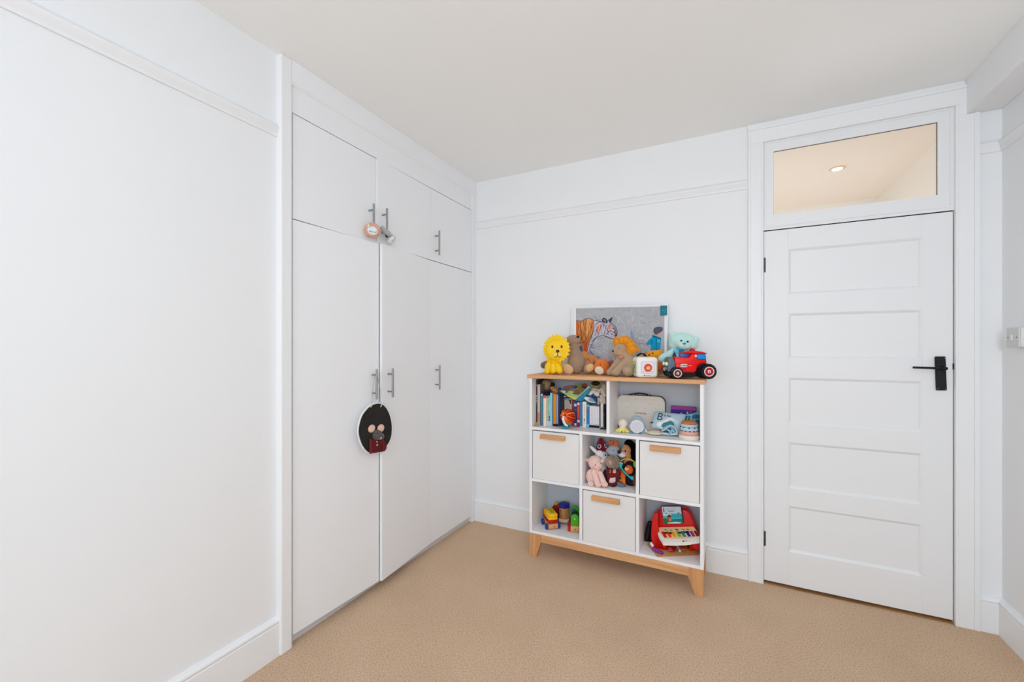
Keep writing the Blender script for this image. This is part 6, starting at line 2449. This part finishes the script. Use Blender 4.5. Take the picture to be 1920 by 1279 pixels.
for k in range(3):
    add_tube(bm, [onbook(530, 215 + 18 * k, .001), onbook(700, 211 + 18 * k, .001)], 0.0004, 4)
obj('staff_line', bm, mat((140, 146, 160), 0.6), card)
bm = bmesh.new()
rnd = random.Random(8)
for k in range(7):
    x = 580 + k * 14
    add_tube(bm, [onbook(x, 270, .0012), onbook(x + 4, 254 + 6 * (k % 3), .0012), onbook(x + 9, 268, .0012)], 0.0011, 5)
obj('lettering', bm, mat((44, 62, 92), 0.6), card, True, 'dark song title')
settle(t, SHZ)

# ---- small things round the piano
y = -0.130
t = thing('toy_guitar', 'black rounded toy guitar leaning at the left of the red piano', 'toy guitar', (1.31, y, LZ))
bm = bmesh.new()
cap(bm, cI(205, 745), cI(262, 470), y, 7.0, 5.0)
ell(bm, cI(190, 765), y, 6.0, 7.0, 0.018)
ell(bm, cI(230, 790), y, 8.0, 5.5, 0.018)
melt('guitar', bm, mat((20, 20, 22), 0.4, 0.1), t, 0.0033, 4)
settle(t, SHZ)
t = thing('purple_maraca', 'purple egg shaker with a white stub by the left foot of the piano', 'shaker', (1.40, -0.27, SHZ))
bm = bmesh.new()
cap(bm, cI(325, 900), cI(455, 980), -0.268, 3.0, 3.8)
obj('shaker', bm, mat((132, 30, 140), 0.4, 0.06), t, True)
bm = bmesh.new()
cap(bm, cI(282, 815), cI(305, 850), -0.262, 2.3, 2.6)
obj('stub', bm, mat((226, 220, 224), 0.5), t, True, 'white stub')
settle(t, SHZ)
t = thing('red_rattle', 'flat red round rattle with pale marks under the keyboard', 'rattle', (1.46, -0.22, SHZ))
P = onz(*cI(615, 950), SHZ)
bm = bmesh.new()
add_ell(bm, Vector((P.x, P.y + .012, SHZ + .012)), (0.026, 0.034, 0.012), seg=24, rings=12)
body = obj('rattle', bm, mat((170, 20, 18), 0.35, 0.06), t, True)
bm = bmesh.new()
for pts in ([(580, 885), (600, 905), (630, 915)], [(565, 925), (600, 940), (650, 930)], [(600, 890), (625, 900)]):
    line_on(bm, body, [cI(*p) for p in pts], 0.0012)
obj('marks', bm, mat((226, 150, 140), 0.5), t, True)
settle(t, SHZ)
t = thing('white_stick', 'white drumstick lying under the middle of the keyboard', 'stick', (1.49, -0.2, SHZ))
bm = bmesh.new()
a, b = onz(*cI(718, 846), SHZ + .006), onz(*cI(775, 945), SHZ + .006)
add_caps(bm, a, b, 0.0058, 0.0078, 12)
obj('stick', bm, mat((222, 218, 216), 0.45, 0.03), t, True)
settle(t, SHZ)
t = thing('orange_leaf_book', 'orange card shape with a green patch lying under the keyboard', 'card', (1.53, -0.17, SHZ))
pts = [onz(*cI(*p), SHZ) for p in ((790, 880), (930, 858), (985, 880), (1035, 930), (975, 962), (890, 925), (800, 905))]
obj('card', prism(pts, (0, 0, 0.003), 0.0008), mat((234, 112, 22), 0.5, 0.08), t)
pts = [onz(*cI(*p), SHZ + .0032) for p in ((885, 850), (950, 838), (975, 880), (915, 892))]
obj('green_patch', prism(pts, (0, 0, 0.003), 0.0008), mat((70, 104, 44), 0.5, 0.1), t, False, 'green patch')
bm = bmesh.new()
add_tube(bm, [onz(*cI(*p), SHZ + .004) for p in ((800, 920), (860, 915), (905, 945), (925, 965))], 0.0018, 6)
obj('cord', bm, mat((240, 170, 110), 0.5), t, True)
settle(t, SHZ)

# ================================================================ things hanging on the wardrobe handles
cN = CR(670, 370, 12.79)
cQ = CR(660, 680, 7.11)


def W(p, x, d=0.0):
    P = onx(p[0], p[1], x)
    return P + (EYE - P).normalized() * d


def well(bm, p, x, w, h, dep, roll=0, d=0.0, seg=20):
    P = W(p, x, d)
    s = sc(P)
    add_ell(bm, P, (w * s, dep, h * s), basis(P, D(roll)), seg=seg, rings=max(8, seg // 2 + 2))


# ---- lion rattle on the first upper handle
t = thing('lion_rattle', 'furry peach lion head rattle hanging on the upper left wardrobe handle', 'rattle', (0.04, -1.10, 1.95))
x = 0.040
bm = bmesh.new()
P = W(cN(365, 795), x)
s = sc(P)
well(bm, cN(365, 795), x, 14.2, 14.0, 0.024)
rnd = random.Random(6)
B3 = basis(P)
for k in range(150):
    a = rnd.uniform(0, 2 * math.pi)
    b = rnd.uniform(-.3, .75)
    d = (B3.col[0] * math.cos(a) + B3.col[2] * math.sin(a)) * math.sqrt(max(0, 1 - b * b)) - B3.col[1] * b * .8
    q = P + Vector((d.x, d.y, d.z)) * 13.2 * s
    add_ell(bm, q, (1.9 * s,) * 3, seg=6, rings=5)
fur = melt('mane', bm, plush_mat((200, 156, 136), 0.22, 120), t, 0.0034, 2, 0.0018)
bm = bmesh.new()
well(bm, cN(365, 800), x, 9.6, 8.0, 0.012, -18, 0.024)
fc = obj('face', bm, mat((226, 230, 234), 0.8, 0.03), t, True, 'white face')
for p in (cN(275, 690), cN(492, 742)):
    bm = bmesh.new()
    well(bm, p, x, 2.6, 2.9, 0.007, 0, 0.030 if p[0] < 700 else 0.036)
    obj('ear', bm, mat((236, 222, 204), 0.8, 0.05), t, True, 'cream ear')
bm = bmesh.new()
for pts in ([(285, 800), (300, 822), (325, 820), (330, 795)], [(405, 830), (425, 845), (448, 838), (452, 815)]):
    line_on(bm, fc, [cN(*p) for p in pts], 0.0016)
obj('closed_eyes', bm, mat((70, 92, 110), 0.6), t, True)
bm = bmesh.new()
spot(bm, fc, cN(368, 830), 0.9, 1.0, 0.003)
obj('nose', bm, INK, t, True)
bm = bmesh.new()
hb = Vector((0.034, -1.086, 1.972))
add_tube(bm, [hb + Vector((.007 * math.cos(a), .007 * math.sin(a), 0.004 * math.sin(a))) for a in [2 * math.pi * k / 12 for k in range(12)]], 0.0022, 6, True)
add_tube(bm, [hb + Vector((.006, -.004, 0)), W(cN(372, 640), x, .012), P], 0.0022, 6)
obj('loop', bm, mat((52, 46, 42), 0.8), t, True, 'dark hanging loop')

# ---- grey elephant comforter on the second upper handle
t = thing('grey_comforter', 'small grey floppy eared soft toy hanging on the middle upper handle', 'soft toy', (0.04, -0.98, 1.93))
x = 0.040
GC = plush_mat((166, 166, 168), 0.12)
bm = bmesh.new()
well(bm, cN(690, 840), x, 8.5, 5.6, 0.018, -42)
well(bm, cN(620, 770), x, 4.2, 7.5, 0.014, 22)
well(bm, cN(740, 880), x, 6.0, 5.6, 0.018, -20)
melt('head', bm, GC, t, 0.0033, 3, 0.0014)
bm = bmesh.new()
well(bm, cN(800, 1010), x, 9.0, 6.0, 0.020, 28)
well(bm, cN(775, 1070), x, 5.0, 4.4, 0.016, -30)
well(bm, cN(850, 950), x, 5.0, 4.4, 0.016, 10)
melt('body', bm, plush_mat((196, 196, 197), 0.08), t, 0.0033, 3, 0.0014)
bm = bmesh.new()
well(bm, cN(820, 1000), x, 6.8, 3.2, 0.010, 33, 0.022)
obj('tummy', bm, mat((226, 226, 226), 0.8, 0.03), t, True, 'white tummy')
bm = bmesh.new()
hb = Vector((0.034, -0.995, 1.962))
add_tube(bm, [hb + Vector((.007 * math.cos(a), .007 * math.sin(a), 0)) for a in [2 * math.pi * k / 12 for k in range(12)]], 0.0024, 6, True)
add_tube(bm, [hb + Vector((.006, -.003, 0)), W(cN(675, 935), x, .012), W(cN(715, 950), x, 0.010)], 0.0030, 6)
add_ell(bm, W(cN(712, 948), x, .014), (.0045, .0045, .0045), seg=10, rings=8)
obj('clip', bm, INK, t, True, 'black clip')

# ---- oval felt plaque with a mouse on the lower left handle
t = thing('mouse_plaque', 'oval black felt plaque with a mouse in a maroon coat hanging on the lower handle', 'plaque', (0.06, -1.07, 0.76))
xp = 0.064
oval = [(338, 530), (250, 556), (180, 618), (120, 700), (85, 800), (68, 910), (82, 1010), (120, 1110), (170, 1180), (230, 1216), (310, 1212), (400, 1190), (455, 1135), (500, 1070), (530, 990), (541, 900), (538, 810), (520, 720), (490, 640), (445, 572), (395, 538)]
inn = [(338 + (a - 310) * 0 + 0, 0) for a in ()]
cx0, cy0 = 312, 872


def closed_spline(pts, n=4):
    out = []
    m = len(pts)
    for i in range(m):
        p0, p1, p2, p3 = (Vector((*pts[(i + k - 1) % m], 0)) for k in range(4))
        for q in range(n):
            u = q / n
            v = 0.5 * (2 * p1 + (p2 - p0) * u + (2 * p0 - 5 * p1 + 4 * p2 - p3) * u * u + (3 * p1 - p0 - 3 * p2 + p3) * u ** 3)
            out.append((v.x, v.y))
    return out


ov = closed_spline(oval, 3)
bm = bmesh.new()
add_prism(bm, [W(cQ(*p), xp - 0.010) for p in ov], Vector((0.010, 0, 0)))
bmesh.ops.recalc_face_normals(bm, faces=bm.faces)
obj('backing', bm, mat((228, 228, 228), 0.5, 0.01), t, False, 'white backing')
rim = [(cx0 + (a - cx0) * .965, cy0 + (b - cy0) * .975) for a, b in ov]
bm = bmesh.new()
add_tube(bm, [W(cQ(*p), xp) for p in rim], 0.0046, 8, True)
obj('rim', bm, mat((228, 228, 228), 0.45, 0.01), t, True, 'white rim')
fe = [(cx0 + (a - cx0) * .93 + 2, cy0 + (b - cy0) * .955) for a, b in ov]
bm = bmesh.new()
add_prism(bm, [W(cQ(*p), xp - 0.0005) for p in fe], Vector((0.0030, 0, 0)))
felt = obj('felt', bm, mat((50, 49, 47), 1.0, 0.5, 260, 0.6, 400, spec=0.05), t, False, 'black felt')
for p in ((262, 880), (384, 876)):
    bm = bmesh.new()
    A, B = W(cQ(p[0] - 47, p[1]), xp + .006), W(cQ(p[0] + 47, p[1]), xp + .006)
    Cn = (A + B) / 2
    hh = 53 / 7.11 * sc(Cn)
    add_ell(bm, Cn, (0.0035, abs(B.y - A.y) / 2, hh), seg=24, rings=14)
    e = obj('ear', bm, mat((222, 184, 164), 0.9, 0.06, 90), t, True, 'peach felt ear')
    bm = bmesh.new()
    add_ell(bm, Cn + Vector((.0025, 0, -.001)), (0.0025, abs(B.y - A.y) / 2 * .76, hh * .76), seg=20, rings=12)
    obj('ear_lining', bm, mat((230, 196, 176), 0.9, 0.06, 90), e, True)
bm = bmesh.new()
well(bm, cQ(330, 965), xp, 10.5, 9.8, 0.016, 0, 0.014)
well(bm, cQ(382, 985), xp, 6.8, 7.0, 0.018, 0, 0.020)
hd = melt('head', bm, plush_mat((84, 76, 76), 0.2), t, 0.0028, 3)
bm = bmesh.new()
spot(bm, hd, cQ(340, 940), 1.2, 1.2, 0.003)
obj('eye', bm, INK, t, True)
bm = bmesh.new()
spot(bm, hd, cQ(386, 1006), 2.0, 1.3, 0.003, 25)
obj('tooth', bm, mat((230, 222, 216), 0.4), t, True, 'white tooth')
coat = [(238, 1020), (300, 1035), (350, 1040), (400, 1030), (425, 1040), (445, 1130), (430, 1165), (405, 1180), (330, 1195), (262, 1205), (240, 1195)]
bm = bmesh.new()
add_prism(bm, [W(cQ(*p), xp + 0.002) for p in coat], Vector((0.012, 0, 0)))
bmesh.ops.recalc_face_normals(bm, faces=bm.faces)
bmesh.ops.bevel(bm, geom=list(bm.edges), offset=0.003, segments=2, affect='EDGES', profile=0.5)
ct = obj('coat', bm, mat((96, 28, 32), 0.95, 0.12, 120), t, True, 'maroon felt coat')
for a, b in (((246, 1030), (252, 1195)), ((405, 1040), (428, 1160))):
    bm = bmesh.new()
    add_caps(bm, W(cQ(*a), xp + .012), W(cQ(*b), xp + .012), 0.0075, 0.0085, 12)
    obj('sleeve', bm, mat((110, 32, 34), 0.95, 0.12, 120), t, True)
for p, r in (((332, 1056), 11), ((336, 1098), 12)):
    bm = bmesh.new()
    P = W(cQ(*p), xp + 0.0145)
    add_ell(bm, P, (0.003, r / 7.11 * sc(P) * 1.2, r / 7.11 * sc(P)), seg=14, rings=8)
    obj('button', bm, mat((214, 168, 160), 0.5), t, True, 'pink button')
for p0, p1 in (((250, 592), (268, 566)), ((384, 588), (396, 560))):
    bm = bmesh.new()
    add_caps(bm, W(cQ(*p0), xp + .004), W(cQ(*p1), xp + .004), 0.0030, 0.0030, 8)
    obj('ribbon_end', bm, mat((196, 190, 180), 0.7), t, True)
PO_ = RD @ Vector((0.030, -1.083, 1.183 + 0.0062))
bm = bmesh.new()
add_tube(bm, [W(cQ(259, 575), xp + .003), W(cQ(262, 520), xp), W(cQ(282, 300), 0.045), PO_ + Vector((-.004, -0.006, 0)), PO_ + Vector((0, 0, .001)), PO_ + Vector((-.002, 0.008, 0)), W(cQ(372, 360), 0.052), W(cQ(378, 480), xp), W(cQ(390, 570), xp + .003)], 0.0017, 6)
obj('cord', bm, mat((176, 172, 164), 0.8), t, True, 'grey hanging cord')
